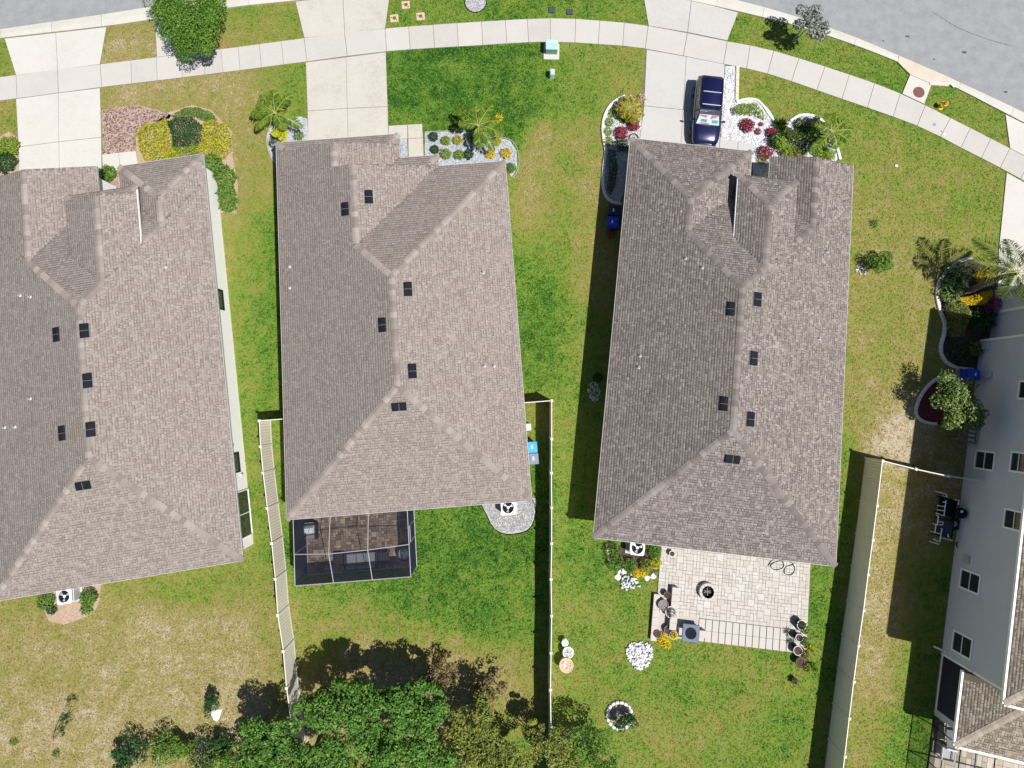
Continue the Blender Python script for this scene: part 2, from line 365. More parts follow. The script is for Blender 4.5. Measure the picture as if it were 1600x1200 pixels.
def driveway(label, apron, lower, mat):
    allp = UL(apron[0])
    d = tag(sheet('driveway', UL(lower[0]), .02, M_JOINT), label, None, None, 'structure')
    for ps in apron[1:]: slabs(d, [UL(ps)], mat, .066)
    for ps in lower[1:]: slabs(d, [UL(ps)], mat, .066)
    ap = MB().prism(allp, 0, .03).build('joint_bed', M_JOINT, d); NO_GRASS.append(allp)
    return d
driveway('cream concrete driveway of the house at the left edge',
    [[(8, 61), (167, 43), (157, 101), (26, 118)], [(8, 61), (88, 52), (91, 110), (26, 118)], [(88, 52), (167, 43), (157, 101), (91, 110)]],
    [[(26, 152), (157, 135), (160, 300), (31, 310)], [(26, 155), (92, 146), (93, 222), (30, 230)], [(92, 146), (157, 138), (159, 215), (93, 222)], [(30, 230), (93, 222), (94, 300), (31, 308)], [(93, 222), (159, 215), (160, 292), (94, 300)]], M_DRV1)
driveway('warm stained concrete driveway of the middle house',
    [[(462, 3), (610, -13), (602, 45), (476, 60)], [(462, 3), (536, -5), (539, 53), (476, 60)], [(536, -5), (610, -13), (602, 45), (539, 53)]],
    [[(478, 94), (603, 78), (608, 255), (482, 262)], [(478, 98), (541, 90), (543, 170), (481, 174)], [(541, 90), (603, 82), (606, 167), (543, 170)], [(481, 174), (543, 170), (545, 258), (482, 262)], [(543, 170), (606, 167), (608, 254), (545, 258)]], M_DRV2)
driveway('grey concrete driveway with the blue car parked on it',
    [[(1003, -18), (1153, 20), (1136, 64), (1013, 41)], [(1003, -18), (1080, 1), (1074, 51), (1013, 41)], [(1080, 1), (1153, 20), (1136, 64), (1074, 51)]],
    [[(1010, 74), (1132, 97), (1120, 270), (994, 262)], [(1010, 78), (1072, 89), (1067, 172), (1006, 166)], [(1072, 89), (1132, 101), (1127, 180), (1067, 172)], [(1006, 166), (1067, 172), (1061, 266), (994, 260)], [(1067, 172), (1127, 180), (1121, 270), (1061, 266)]], M_DRV3)
driveway('bright concrete driveway at the right edge beside the palm',
    [[(1570, 179), (1690, 240), (1690, 300), (1577, 232)], [(1570, 179), (1630, 209), (1634, 262), (1577, 232)], [(1630, 209), (1690, 240), (1690, 296), (1634, 262)]],
    [[(1572, 270), (1690, 336), (1690, 520), (1556, 512), (1560, 388)], [(1572, 270), (1640, 308), (1636, 400), (1560, 388)], [(1640, 308), (1690, 336), (1690, 408), (1636, 400)], [(1560, 388), (1636, 400), (1636, 516), (1556, 510)], [(1636, 400), (1690, 408), (1690, 520), (1636, 516)]], M_DRV1)
def walk(label, parts, mat):
    hull = UL(parts[0]); d = tag(sheet('path', inset(hull, .03), .02, M_JOINT), label, None, None, 'structure'); slabs(d, [UL(p) for p in (parts[1:] or parts)], mat, .062)
walk('L-shaped concrete front walk of the middle house', [[(607, 197), (660, 194), (663, 268), (639, 269), (637, 217), (607, 219)], [(607, 197), (637, 195), (637, 217), (607, 219)], [(637, 195), (660, 194), (661, 216), (638, 217)], [(638, 217), (661, 216), (663, 268), (639, 269)]], M_DRV2)
walk('short concrete front walk beside the purple gravel', [[(160, 242), (213, 236), (217, 262), (162, 270)], [(160, 242), (186, 239), (189, 266), (162, 270)], [(186, 239), (213, 236), (217, 262), (189, 266)]], M_DRV1)
walk('small concrete landing beside the hood of the blue car', [[(1125, 217), (1177, 225), (1176, 256), (1122, 250)], [(1125, 217), (1153, 221), (1151, 253), (1122, 250)], [(1153, 221), (1177, 225), (1176, 256), (1151, 253)]], M_DRV3)
walk('narrow concrete strip from kerb to sidewalk under the street tree', [[(243, 32), (300, 23), (306, 83), (246, 90)], [(243, 32), (272, 28), (277, 86), (246, 90)], [(272, 28), (300, 23), (306, 83), (277, 86)]], M_CONC)
# storm inlet
si = thing('storm_inlet', P3(1437, 130), 'beige concrete storm drain inlet with a rusty round cover', 'storm drain')
MB().prism(UL([(1403, 89), (1484, 123), (1481, 129), (1449, 130), (1421, 118), (1402, 99)]), 0, .137).build('throat', M_INLET, si)
MB().prism(UL([(1421, 118), (1455, 131), (1443, 163), (1409, 147)]), 0, .085).build('top_slab', M_DRV1, si)
MB().prism(UL([(1449, 127), (1482, 131), (1480, 136), (1452, 134)]), 0, .141).build('wing', M_KERB, si)
c = P3(1434.5, 145); M_RUST = pm('rusty_iron', [(.10, .045, .035), (.20, .10, .08)], 14, rough=.9, bump=.5)
cov = MB().lathe(c, [(.38, .08), (.38, .097), (.33, .099), (.33, .092), (.26, .092), (.26, .099), (.16, .099), (.16, .092), (.1, .092), (.1, .1), (0, .1)], 24).build('cover', M_RUST, si)
NO_GRASS.append(UL([(1403, 89), (1484, 123), (1455, 134), (1443, 163), (1409, 147), (1421, 118)]))

# ================================================================== HOUSES
def clip(poly, f):
    out = []; n = len(poly)
    for i in range(n):
        a, b = poly[i], poly[(i+1) % n]; fa, fb = f(a), f(b)
        if fa <= 1e-9: out.append(a)
        if (fa < -1e-9 and fb > 1e-9) or (fa > 1e-9 and fb < -1e-9):
            t = fa/(fa-fb); out.append((a[0]+(b[0]-a[0])*t, a[1]+(b[1]-a[1])*t))
    return out
PITCH = .29
class Vol:
    """hip or gable roof over a rectangle in house coordinates; sides is a subset of LRFB that slope"""
    def __init__(s, u0, u1, v0, v1, z, sides, skirt=0, dz=0, pitch=PITCH):
        s.u0, s.u1, s.v0, s.v1, s.z, s.sides, s.skirt, s.p = u0, u1, v0, v1, z+dz, sides, skirt, pitch
    def plane(s, k):
        p, z = s.p, s.z
        return {'L': lambda u, v: z+p*(u-s.u0), 'R': lambda u, v: z+p*(s.u1-u), 'F': lambda u, v: z+p*(s.v1-v), 'B': lambda u, v: z+p*(v-s.v0)}[k]
    def h(s, u, v):
        u = np.asarray(u, float); v = np.asarray(v, float)
        r = np.full(u.shape, 1e9)
        for k in s.sides: r = np.minimum(r, s.plane(k)(u, v))
        if s.skirt: r = np.where(v > s.v1-s.skirt, np.minimum(r, s.plane('F')(u, v)), r)
        return np.where((u >= s.u0-1e-6) & (u <= s.u1+1e-6) & (v >= s.v0-1e-6) & (v <= s.v1+1e-6), r, -1e9)
    def faces(s):
        out = []
        def reg(rect, ks):
            for k in ks:
                P = rect
                for o in ks:
                    if o != k:
                        f, g = s.plane(k), s.plane(o); P = clip(P, lambda q, f=f, g=g: f(*q)-g(*q))
                        if len(P) < 3: break
                if len(P) >= 3: out.append((k, P))
        if s.skirt:
            c = s.v1-s.skirt
            reg([(s.u0, s.v0), (s.u1, s.v0), (s.u1, c), (s.u0, c)], s.sides)
            reg([(s.u0, c), (s.u1, c), (s.u1, s.v1), (s.u0, s.v1)], s.sides+'F')
        else: reg([(s.u0, s.v0), (s.u1, s.v0), (s.u1, s.v1), (s.u0, s.v1)], s.sides)
        return out
    def edges(s):
        """ridges and hips as plan segments, low end first"""
        fs = s.faces(); E = []
        for i in range(len(fs)):
            for j in range(i+1, len(fs)):
                ka, A = fs[i]; kb, B = fs[j]
                if ka == kb: continue
                sh = [p for p in A if any(abs(p[0]-q[0])+abs(p[1]-q[1]) < 1e-5 for q in B)]
                if len(sh) == 2: E.append((sh[0], sh[1]))
        return E
def cap_mesh(name, slope, mat, L=.36, w=.19):
    t = .035
    vs = []
    for x, dz in ((0, .022), (L, .004)):
        vs += [(x, -w, -w*slope+dz), (x, -.03, dz+.006), (x, .03, dz+.006), (x, w, -w*slope+dz), (x, -w, -w*slope-t+dz), (x, w, -w*slope-t+dz)]
    fs = [(0, 6, 7, 1), (1, 7, 8, 2), (2, 8, 9, 3), (0, 1, 2, 3), (4, 10, 6, 0), (3, 9, 11, 5), (0, 3, 5, 4)]
    me = bpy.data.meshes.new(name); me.from_pydata(vs, [], [f[::-1] for f in fs]); me.materials.append(mat); me.update(); return me
VENT_ME = {}
M_VFLANGE = pm('dull_flashing', [(.14, .135, .13), (.20, .195, .19)], 4, rough=.7)
M_PIPE = pm('dull_pipe', [(.42, .41, .40), (.55, .54, .53)], 4, rough=.7)
def vent_mesh():
    if 'h' in VENT_ME: return VENT_ME
    m = MB()
    for sgn in (-1, 1):   # two curved hoods
        pr = [(-.23, .03), (-.23, .085), (-.16, .125), (0, .14), (.16, .125), (.24, .07), (.24, .03)]
        y0, y1 = (.014, .40) if sgn > 0 else (-.40, -.014)
        vs = [(x, y0, z) for x, z in pr]+[(x, y1, z) for x, z in pr]; n = len(pr)
        m.add(vs, [(i, i+1, n+i+1, n+i)[::-1] for i in range(n-1)]+[tuple(range(n)), tuple(range(2*n-1, n-1, -1))])
    def mk(nm, mb, mat):
        me = bpy.data.meshes.new(nm); me.from_pydata(mb.v, [], mb.f); me.materials.append(mat); me.update(); VENT_ME[nm] = me
    mk('h', m, M_BLACK); mk('seam', MB().box((0, 0, .082), (.40, .018, .12)), M_VFLANGE); mk('flange', MB().box((.01, 0, .03), (.52, .85, .018)), M_VFLANGE)
    mk('pipe', MB().lathe((0, 0, -.1), [(.04, 0), (.04, .32), (.03, .32), (.03, .2), (0, .2)], 10).lathe((0, 0, 0), [(.10, -.03), (.09, .045), (.05, .08), (.04, .08)], 10), M_PIPE)
    return VENT_ME
class House:
    def __init__(s, a, ang, label, vols, mats, wall_mat, loc_uv):
        s.a = np.array(a, float); s.ux = np.array([math.cos(ang), math.sin(ang)]); s.vx = np.array([-s.ux[1], s.ux[0]]); s.ang = ang
        s.vols = vols; s.m_sh, s.m_base, s.m_cap = mats; s.wm = wall_mat
        c = s.W(*loc_uv); s.root = thing('house', (c[0], c[1], 0), label, 'house')
    def W(s, u, v): return s.a+u*s.ux+v*s.vx
    def W3(s, u, v, z): p = s.W(u, v); return (float(p[0]), float(p[1]), float(z))
    def loc(s, p): d = np.asarray(p)-s.a; return float(d@s.ux), float(d@s.vx)
    def top(s, u, v): return np.max([w.h(u, v) for w in s.vols], axis=0)
    def roof(s, expo=.15, wmin=.10, wmax=.25):
        base = MB()
        for w in s.vols:
            for k, P in w.faces():
                f = w.plane(k); base.add([s.W3(u, v, f(u, v)) for u, v in P], [tuple(range(len(P)))])
        s.roof_o = base.build('roof', s.m_base, s.root)
        # shingle tabs, courses laid up from each eave
        quads = []
        cz = 1/math.sqrt(1+PITCH**2)
        for wi, w in enumerate(s.vols):
            for k, P in w.faces():
                f = w.plane(k); up = {'L': (1, 0), 'R': (-1, 0), 'F': (0, -1), 'B': (0, 1)}[k]; al = (-up[1], up[0])
                P = np.array(P); du = P@np.array(up); da = P@np.array(al)
                t0, t1 = du.min(), du.max(); a0, a1 = da.min(), da.max(); ex = expo*cz
                for r in range(int((t1-t0)/ex)+1):
                    lo = t0+r*ex
                    wd = rng.uniform(wmin, wmax, int((a1-a0)/wmin)+2); e = a0-rng.uniform(0, .3)+np.cumsum(wd)
                    A0, A1 = e[:-1], e[1:]; ok = (A1 > a0) & (A0 < a1); A0, A1 = A0[ok], A1[ok]
                    A0 = np.maximum(A0, a0); A1 = np.minimum(A1, a1)
                    n = len(A0)
                    if n == 0: continue
                    cut = np.where(rng.random(n) < .45, rng.uniform(.025, .06, n), .006)
                    L0 = np.full(n, lo)+cut*cz; L1 = np.full(n, lo+ex*1.02); L1 = np.minimum(L1, t1)
                    sd = np.where(rng.random(n) < .5, .018, .004)
                    A0 = A0+sd; A1 = A1-sd
                    mt, ma = (L0+L1)/2, (A0+A1)/2
                    cu, cv = mt*up[0]+ma*al[0], mt*up[1]+ma*al[1]
                    keep = in_poly(np.stack([cu, cv], 1), P.tolist()) & (L1 > L0) & (A1 > A0)
                    hh = f(cu, cv)
                    for wj, w2 in enumerate(s.vols):
                        if wj != wi: keep &= w2.h(cu, cv) < hh+.001
                    if not keep.any(): continue
                    A0, A1, L0, L1 = A0[keep], A1[keep], L0[keep], L1[keep]
                    th = rng.uniform(.007, .014, len(A0))
                    def pt(t, a, dz):
                        u, v = t*up[0]+a*al[0], t*up[1]+a*al[1]
                        q = s.a[None]+u[:, None]*s.ux[None]+v[:, None]*s.vx[None]
                        return np.concatenate([q, (f(u, v)+dz)[:, None]], 1)
                    b0, b1, t2, t3 = pt(L0, A0, th), pt(L0, A1, th), pt(L1, A1, .004), pt(L1, A0, .004)
                    g0, g1 = pt(L0, A0, 0), pt(L0, A1, 0)
                    quads.append((b0, b1, t2, t3, g0, g1))
        V = []; Fc = []; n0 = 0
        # one vertex block per tab so that every tab is an island: 6 verts, top + butt faces
        B = [np.concatenate(x) for x in zip(*quads)]
        N = len(B[0]); allv = np.stack(B, 1).reshape(-1, 3)
        idx = np.arange(N)*6
        top = np.stack([idx, idx+1, idx+2, idx+3], 1); butt = np.stack([idx+4, idx+5, idx+1, idx], 1)
        faces = np.concatenate([top, butt], 0)
        me = bpy.data.meshes.new('shingles'); org = np.array(WLOC[s.roof_o.name])
        me.vertices.add(len(allv)); me.vertices.foreach_set('co', (allv-org).astype(np.float32).ravel())
        me.loops.add(faces.size); me.loops.foreach_set('vertex_index', faces.astype(np.int32).ravel())
        me.polygons.add(len(faces)); me.polygons.foreach_set('loop_start', np.arange(0, faces.size, 4, dtype=np.int32))
        me.materials.append(s.m_sh); me.update(calc_edges=True)
        o = bpy.data.objects.new('shingles', me); COL.objects.link(o); o.parent = s.roof_o; o['kind'] = 'stuff'
        # ridge and hip caps, one by one
        mr = cap_mesh('ridge_cap', PITCH, s.m_cap); mh = cap_mesh('hip_cap', PITCH*.7071, s.m_cap)
        for wi, w in enumerate(s.vols):
            for p, q in w.edges():
                hp, hq = float(w.h(*p)), float(w.h(*q))
                if hp > hq: p, q, hp, hq = q, p, hq, hp
                A = Vector(s.W3(*p, hp)); Bv = Vector(s.W3(*q, hq)); D = Bv-A; L = D.length
                if L < .2: continue
                x = D.normalized(); y = Vector((0, 0, 1)).cross(x).normalized(); z = x.cross(y)
                me = mr if abs(hp-hq) < .02 else mh
                nn = max(1, int(L/.32))
                for i in range(nn):
                    t = (i+.5)*.32/L
                    if t > 1: continue
                    u, v = p[0]+(q[0]-p[0])*t, p[1]+(q[1]-p[1])*t; hh = float(w.h(u, v))
                    nu, nv = -(q[1]-p[1]), q[0]-p[0]; nl = math.hypot(nu, nv); nu, nv = nu/nl*.25, nv/nl*.25
                    if float(s.top(u, v)) > hh+.003 or float(s.top(u+nu, v+nv)) > hh-.02 or float(s.top(u-nu, v-nv)) > hh-.02: continue
                    c = A+D*(i*.32/L)+z*.012
                    M = Matrix(((x.x, y.x, z.x, c.x), (x.y, y.y, z.y, c.y), (x.z, y.z, z.z, c.z), (0, 0, 0, 1)))
                    inst('ridge_cap', me, M, s.roof_o)
    def vent(s, px, py, pipe=False):
        z = 4.5
        for _ in range(6): u, v = s.loc(U(px, py, z)); z = float(s.top(u, v))
        if z < 1: return
        w = max(s.vols, key=lambda w: float(w.h(u, v)))
        ks = list(w.sides); k = min(ks, key=lambda k: w.plane(k)(u, v))
        up = {'L': s.ux, 'R': -s.ux, 'F': -s.vx, 'B': s.vx}[k]
        n = Vector((-up[0]*PITCH, -up[1]*PITCH, 1)).normalized(); x = Vector((-up[0], -up[1], -PITCH)).normalized(); y = n.cross(x)
        P = s.W3(u, v, z+.012)
        M = Matrix(((x.x, y.x, n.x, P[0]), (x.y, y.y, n.y, P[1]), (x.z, y.z, n.z, P[2]), (0, 0, 0, 1)))
        vm = vent_mesh()
        if pipe: inst('vent_pipe', vm['pipe'], Matrix.Translation(P), s.root); return
        b = inst('roof_vent', vm['h'], M, s.root)
        for nm in ('seam', 'flange'):
            o = bpy.data.objects.new(nm, vm[nm]); COL.objects.link(o); o.parent = b; WLOC[o.name] = P
    def wall(s, poly, z0, z1, mat=None, name='wall'):
        return MB().prism([tuple(s.W(u, v)) for u, v in poly], z0, z1).build(name, mat or s.wm, s.root)
    def eave(s, segs, z, mat=M_FASCIA, gutter=False, name='fascia'):
        """boards under the drip edge, one per eave run; segs in u,v with the house to their left"""
        for (p, q) in segs:
            A = np.array(s.W(*p)); B = np.array(s.W(*q)); d = (B-A)/np.linalg.norm(B-A); n = np.array([d[1], -d[0]])
            w = .11 if gutter else .03
            poly = [tuple(A), tuple(B), tuple(B+n*w), tuple(A+n*w)]
            MB().prism(poly, z-.17, z-.006).build('gutter' if gutter else name, mat, s.root)
    def soffit(s, poly, z, holes=None):
        MB().prism([tuple(s.W(u, v)) for u, v in poly], z-.10, z-.07).build('soffit', M_TRIM, s.root)
    def wallhit(s, px, py, side, c):
        """point on a vertical wall u=c ('u') or v=c ('v') seen at a photo point: (along, z)"""
        r = ray(px, py); n = s.ux if side == 'u' else s.vx; t = (s.a@n+c)/(r[:2]@n)
        P = np.array([0, 0, CAM_H])+r*t; u, v = s.loc(P[:2]); return (v if side == 'u' else u), float(P[2])
    def window(s, c, a0, a1, z0, z1, sign=1, frame_mat=M_BLACK, side='u', mull=1, fw=.09, name='window', label=None):
        """window on the wall u=c facing +u (sign 1) or -u"""
        def q(off, a, z): return s.W3(c+sign*off, a, z) if side == 'u' else s.W3(a, c+sign*off, z)
        def bx(mb, o0, o1, b0, b1, y0, y1):
            vs = [q(o, a, z) for o in (o0, o1) for a in (b0, b1) for z in (y0, y1)]
            fs = [(0, 1, 3, 2), (4, 6, 7, 5), (0, 4, 5, 1), (2, 3, 7, 6), (0, 2, 6, 4), (1, 5, 7, 3)]; mb.add(vs, fs)
        w = MB(); bx(w, -.06, .012, a0, a1, z0, z1); wo = w.build(name, M_BLACK, s.root)
        if label: wo['label'] = label
        f = MB(); bx(f, .0, .06, a0-fw, a0, z0-fw, z1+fw); bx(f, .0, .06, a1, a1+fw, z0-fw, z1+fw); bx(f, .0, .06, a0, a1, z0-fw, z0); bx(f, .0, .06, a0, a1, z1, z1+fw)
        f.build('frame', frame_mat, wo)
        e = np.linspace(a0, a1, mull+2)
        if mull:
            f = MB()
            for m in e[1:-1]: bx(f, .014, .04, m-.025, m+.025, z0, z1)
            f.build('mullion', frame_mat, wo)
        for i in range(mull+1):
            g = MB(); bx(g, .013, .018, e[i]+(.03 if i else .004), e[i+1]-(.03 if i < mull else .004), z0+.004, z1-.004); g.build('pane', M_GLASS, wo)
ZE = 2.9
# ---- middle house
h2a = U(448, 812, ZE); h2b = U(828, 782, ZE); ang2 = math.atan2(*(h2b-h2a)[::-1])
H2 = House(h2a, ang2, 'middle house with pinkish brown shingle roof and rear screened lanai',
    [Vol(0, 14.0, 0, 20.25, ZE, 'LRFB'), Vol(0, 9.9, 10, 20.95, ZE, 'LR', .65, -.006), Vol(0, 7.55, 12, 22.5, ZE, 'LR', .65, -.012)], (M_SHING_A, M_SHINGB_A, M_CAP_A), M_BEIGEWALL, (7, 10))
H2.roof()
H2.wall([(.4, .4), (13.6, .4), (13.6, 19.85), (.4, 19.85)], 0, ZE-.02); H2.wall([(.4, 19.85), (9.5, 19.85), (9.5, 20.3), (.4, 20.3)], 0, ZE-.02); H2.wall([(.4, 20.3), (7.15, 20.3), (7.15, 22.05), (.4, 22.05)], 0, ZE-.02)
H2.eave([((0, 0), (14, 0)), ((14, 0), (14, 20.25)), ((14, 20.25), (9.9, 20.25)), ((9.9, 20.95), (7.55, 20.95)), ((7.55, 20.95), (7.55, 22.5)), ((7.55, 22.5), (0, 22.5)), ((0, 22.5), (0, 0))], ZE)
H2.soffit([(.02, .02), (13.98, .02), (13.98, 20.2), (.02, 20.2)], ZE); H2.soffit([(.03, 20.2), (9.88, 20.2), (9.88, 20.93), (.03, 20.93)], ZE); H2.soffit([(.03, 20.93), (7.53, 20.93), (7.53, 22.45), (.03, 22.45)], ZE)
for g, v1, zt in ((9.9, 20.28, 4.30), (7.55, 21.83, 3.96)):
    obj_from('gable_wall', [H2.W3(.75, v1, 3.09), H2.W3(g-.75, v1, 3.09), H2.W3(g/2, v1, zt)], [(0, 1, 2)], M_BEIGEWALL, H2.root)
for p in [(540, 327), (576, 308), (637, 452), (598, 508), (644, 580), (624, 635)]: H2.vent(*p)
for p in [(453, 417), (453, 450), (755, 426), (757, 572), (772, 572)]: H2.vent(*p, pipe=True)
# ---- right house
h3a = U(927, 840, ZE); h3b = U(1307, 885, ZE); ang3 = math.atan2(*(h3b-h3a)[::-1])
H3 = House(h3a, ang3, 'house with speckled brown shingle roof and blue car in front',
    [Vol(0, 13.75, 0, 21.8, ZE, 'LRFB'), Vol(0, 7.5, 14, 23.87, ZE, 'LRF', 0, -.006), Vol(8.65, 13.75, 16, 23.68, ZE, 'LR', 0, -.009), Vol(6.45, 10.0, 15.9, 21.9, 3.985, 'LRF')], (M_SHING_C, M_SHINGB_C, M_CAP_C), M_BEIGEWALL, (7, 10))
H3.roof()
H3.wall([(.4, .4), (13.35, .4), (13.35, 21.4), (.4, 21.4)], 0, ZE-.02); H3.wall([(.4, 21.4), (7.1, 21.4), (7.1, 23.45), (.4, 23.45)], 0, ZE-.02); H3.wall([(9.05, 21.4), (13.35, 21.4), (13.35, 23.3), (9.05, 23.3)], 0, ZE-.02)
H3.wall([(6.75, 16.6), (9.7, 16.6), (9.7, 21.5), (6.75, 21.5)], ZE+.06, 3.93, name='entry_wall')
obj_from('gable_wall', [H3.W3(9.05, 23.3, ZE-.03), H3.W3(13.35, 23.3, ZE-.03), H3.W3(13.35, 23.3, 2.99), H3.W3(11.2, 23.3, 3.61), H3.W3(9.05, 23.3, 2.99)], [(0, 1, 2, 3, 4)], M_BEIGEWALL, H3.root)
H3.eave([((0, 0), (13.75, 0)), ((13.75, 0), (13.75, 23.68)), ((8.65, 23.68), (8.65, 21.8)), ((7.5, 21.8), (7.5, 23.87)), ((7.5, 23.87), (0, 23.87)), ((0, 23.87), (0, 0))], ZE)
H3.eave([((6.45, 21.9), (6.45, 17.4))], 3.985, M_TRIM); H3.eave([((10, 21.9), (6.45, 21.9)), ((10, 17.4), (10, 21.9))], 3.96, M_SHINGB_C)
H3.soffit([(.02, .02), (13.73, .02), (13.73, 21.75), (.02, 21.75)], ZE); H3.soffit([(.03, 21.75), (7.48, 21.75), (7.48, 23.82), (.03, 23.82)], ZE); H3.soffit([(8.67, 21.75), (13.73, 21.75), (13.73, 23.65), (8.67, 23.65)], ZE)
H3.soffit([(6.47, 17.4), (9.98, 17.4), (9.98, 21.86), (6.47, 21.86)], 3.985)
for p in [(1183, 468), (1142, 483), (1177, 560), (1131, 631), (1172, 655), (1144, 717)]: H3.vent(*p)
for p in [(1071, 404), (1097, 418), (1000, 556), (998, 574), (1292, 393), (1280, 529)]: H3.vent(*p, pipe=True)
# ---- left house
h1a = U(0, 938, ZE); h1b = U(378, 876, ZE); ang1 = math.atan2(*(h1b-h1a)[::-1])
H1 = House(h1a, ang1, 'white house with pinkish brown shingle roof at the left edge',
    [Vol(-.4, 13.65, 0, 22.55, ZE, 'LRFB'), Vol(-.4, 7.1, 14, 24.5, ZE, 'LR', 0, -.006), Vol(8.45, 13.65, 15, 24.25, ZE, 'LRF', 0, -.009), Vol(5.75, 9.95, 16.4, 22.45, 3.97, 'LR', .35)], (M_SHING_A, M_SHINGB_A, M_CAP_A), M_WHITEWALL, (7, 10))
H1.roof(wmin=.12, wmax=.28)
H1.wall([(0, .4), (13.25, .4), (13.25, 22.1), (0, 22.1)], 0, ZE-.02); H1.wall([(0, 22.1), (6.7, 22.1), (6.7, 24.1), (0, 24.1)], 0, ZE-.02); H1.wall([(8.85, 22.1), (13.25, 22.1), (13.25, 23.85), (8.85, 23.85)], 0, ZE-.02)
H1.wall([(6.1, 16.8), (9.6, 16.8), (9.6, 21.9), (6.1, 21.9)], ZE+.06, 3.93, name='entry_wall')
obj_from('gable_wall', [H1.W3(0, 24.1, ZE-.03), H1.W3(6.7, 24.1, ZE-.03), H1.W3(6.7, 24.1, 2.99), H1.W3(3.35, 24.1, 3.95), H1.W3(0, 24.1, 2.99)], [(0, 1, 2, 3, 4)], M_WHITEWALL, H1.root)
H1.eave([((-.4, 0), (13.65, 0)), ((13.65, 0), (13.65, 24.25)), ((13.65, 24.25), (8.45, 24.25)), ((7.1, 22.5), (7.1, 24.5))], ZE)
H1.eave([((9.95, 17.6), (9.95, 22.45))], 3.97, M_TRIM); H1.eave([((9.95, 22.45), (5.75, 22.45)), ((5.75, 22.45), (5.75, 17.6))], 3.945, M_SHINGB_A)
H1.soffit([(-.38, .02), (13.63, .02), (13.63, 22.4), (-.38, 22.4)], ZE); H1.soffit([(-.38, 22.4), (7.08, 22.4), (7.08, 24.4), (-.38, 24.4)], ZE); H1.soffit([(8.47, 22.4), (13.63, 22.4), (13.63, 24.2), (8.47, 24.2)], ZE)
H1.soffit([(5.77, 17.6), (9.93, 17.6), (9.93, 22.4), (5.77, 22.4)], 3.97)
for p in [(89, 523), (132, 517), (137, 595), (98, 677), (142, 671), (131, 758)]: H1.vent(*p)
for p in [(259, 418), (32, 462), (48, 464), (48, 623), (8, 668), (24, 667)]: H1.vent(*p, pipe=True)
for y0, y1 in ((453, 482), (707, 737)):
    a1 = H1.wallhit(345+(y0-453)*.095, y0+2, 'u', 13.25)[0]; a0 = H1.wallhit(345+(y0-453)*.095, y1, 'u', 13.25)[0]
    H1.window(13.25, a0, a1, 1.05, 2.2, frame_mat=M_BLACK, mull=0, fw=.07)
H1.window(13.25, 1.05, 3.65, .12, 2.35, frame_mat=M_TRIM, mull=1, fw=.06, name='lanai_opening')
for a, z in ((6.4, 1.9), (4.6, .9)):
    MB().box(H1.W3(13.31, a, z), (.12, .12, .16), H1.ang).build('wall_fitting', M_GALV, H1.root)
# ---- two-storey grey house at the right edge; u runs along its west wall towards the street, v to the west
a4 = U(1471, 1022); b4 = U(1510, 707); ang4 = math.atan2(*(b4-a4)[::-1])
H4 = House(a4, ang4, 'grey two-storey house with white-framed windows at the right edge',
    [Vol(-.42, 19.6, -10, .42, 6.1, 'LRFB'), Vol(-3.95, -.004, -9.5, .42, 2.8, 'LF', 0)], (M_SHING_D, M_SHINGB_D, M_CAP_D), M_GREYWALL, (8, -5))
H4.roof()
H4.wall([(0, -9.6), (19.1, -9.6), (19.1, 0), (0, 0)], 0, 6.08)
H4.wall([(19.1, -9.6), (22.5, -9.6), (22.5, -.55), (19.1, -.55)], 0, 3.6, name='front_wing')
H4.eave([((19.6, .42), (-.42, .42)), ((-.42, .42), (-.42, -9.9))], 6.1, M_TRIM, True)
H4.eave([((-.02, .42), (-3.95, .42)), ((-3.95, .42), (-3.95, -9.4))], 2.8, M_TRIM, True)
H4.soffit([(-.40, -9.9), (19.58, -9.9), (19.58, .40), (-.40, .40)], 6.1); H4.soffit([(-3.93, -9.4), (-.02, -9.4), (-.02, .40), (-3.93, .40)], 2.8)
MB().prism([tuple(H4.W(*p)) for p in ((-.02, -.02), (-.02, .035), (.10, .035), (.10, -.02))], .02, 6.0).build('corner_board', M_TRIM, H4.root)
MB().prism([tuple(H4.W(*p)) for p in ((19.0, -.02), (19.0, .035), (19.13, .035), (19.13, -.02))], .02, 6.0).build('corner_board', M_TRIM, H4.root)
for u in (19.25, 21.0, 22.4): MB().prism([tuple(H4.W(*p)) for p in ((u-.09, -.56), (u-.09, -.50), (u+.09, -.50), (u+.09, -.56))], .02, 3.55).build('corner_board', M_TRIM, H4.root)
MB().prism([tuple(H4.W(*p)) for p in ((19.14, -.56), (19.14, -.49), (22.5, -.49), (22.5, -.56))], 3.42, 3.62).build('trim_band', M_TRIM, H4.root)
for a0, a1, z0, z1 in ((11.17, 12.12, 1.02, 2.58), (11.3, 12.27, 4.05, 5.2), (8.2, 9.1, 4.05, 5.5), (4.18, 5.12, .98, 2.58), (.62, 1.6, .98, 2.55), (15.4, 16.3, 4.05, 5.5)):
    # window on the west wall v = 0
    H4.window(0, a0, a1, z0, z1, 1, M_TRIM, 'v', 0, .10)
for o in [o for o in H4.root.children if o.name.startswith('window')]:
    pass
for a0, z0, z1 in ((11.17, 1.8, 0), (4.18, 1.78, 0), (.62, 1.76, 0), (8.2, 4.78, 0), (11.3, 4.62, 0)):
    MB().box(H4.W3(a0+.475, .045, z0), (.94, .03, .05), ang4).build('sash_rail', M_TRIM, H4.root)
for u, z in ((18.62, .75), (16.82, 1.3), (5.8, 1.3)):
    b = MB().bbox(H4.W3(u, .09, z), (.42, .18, .5), ang4, .02).build('meter_box', M_GALV, H4.root)
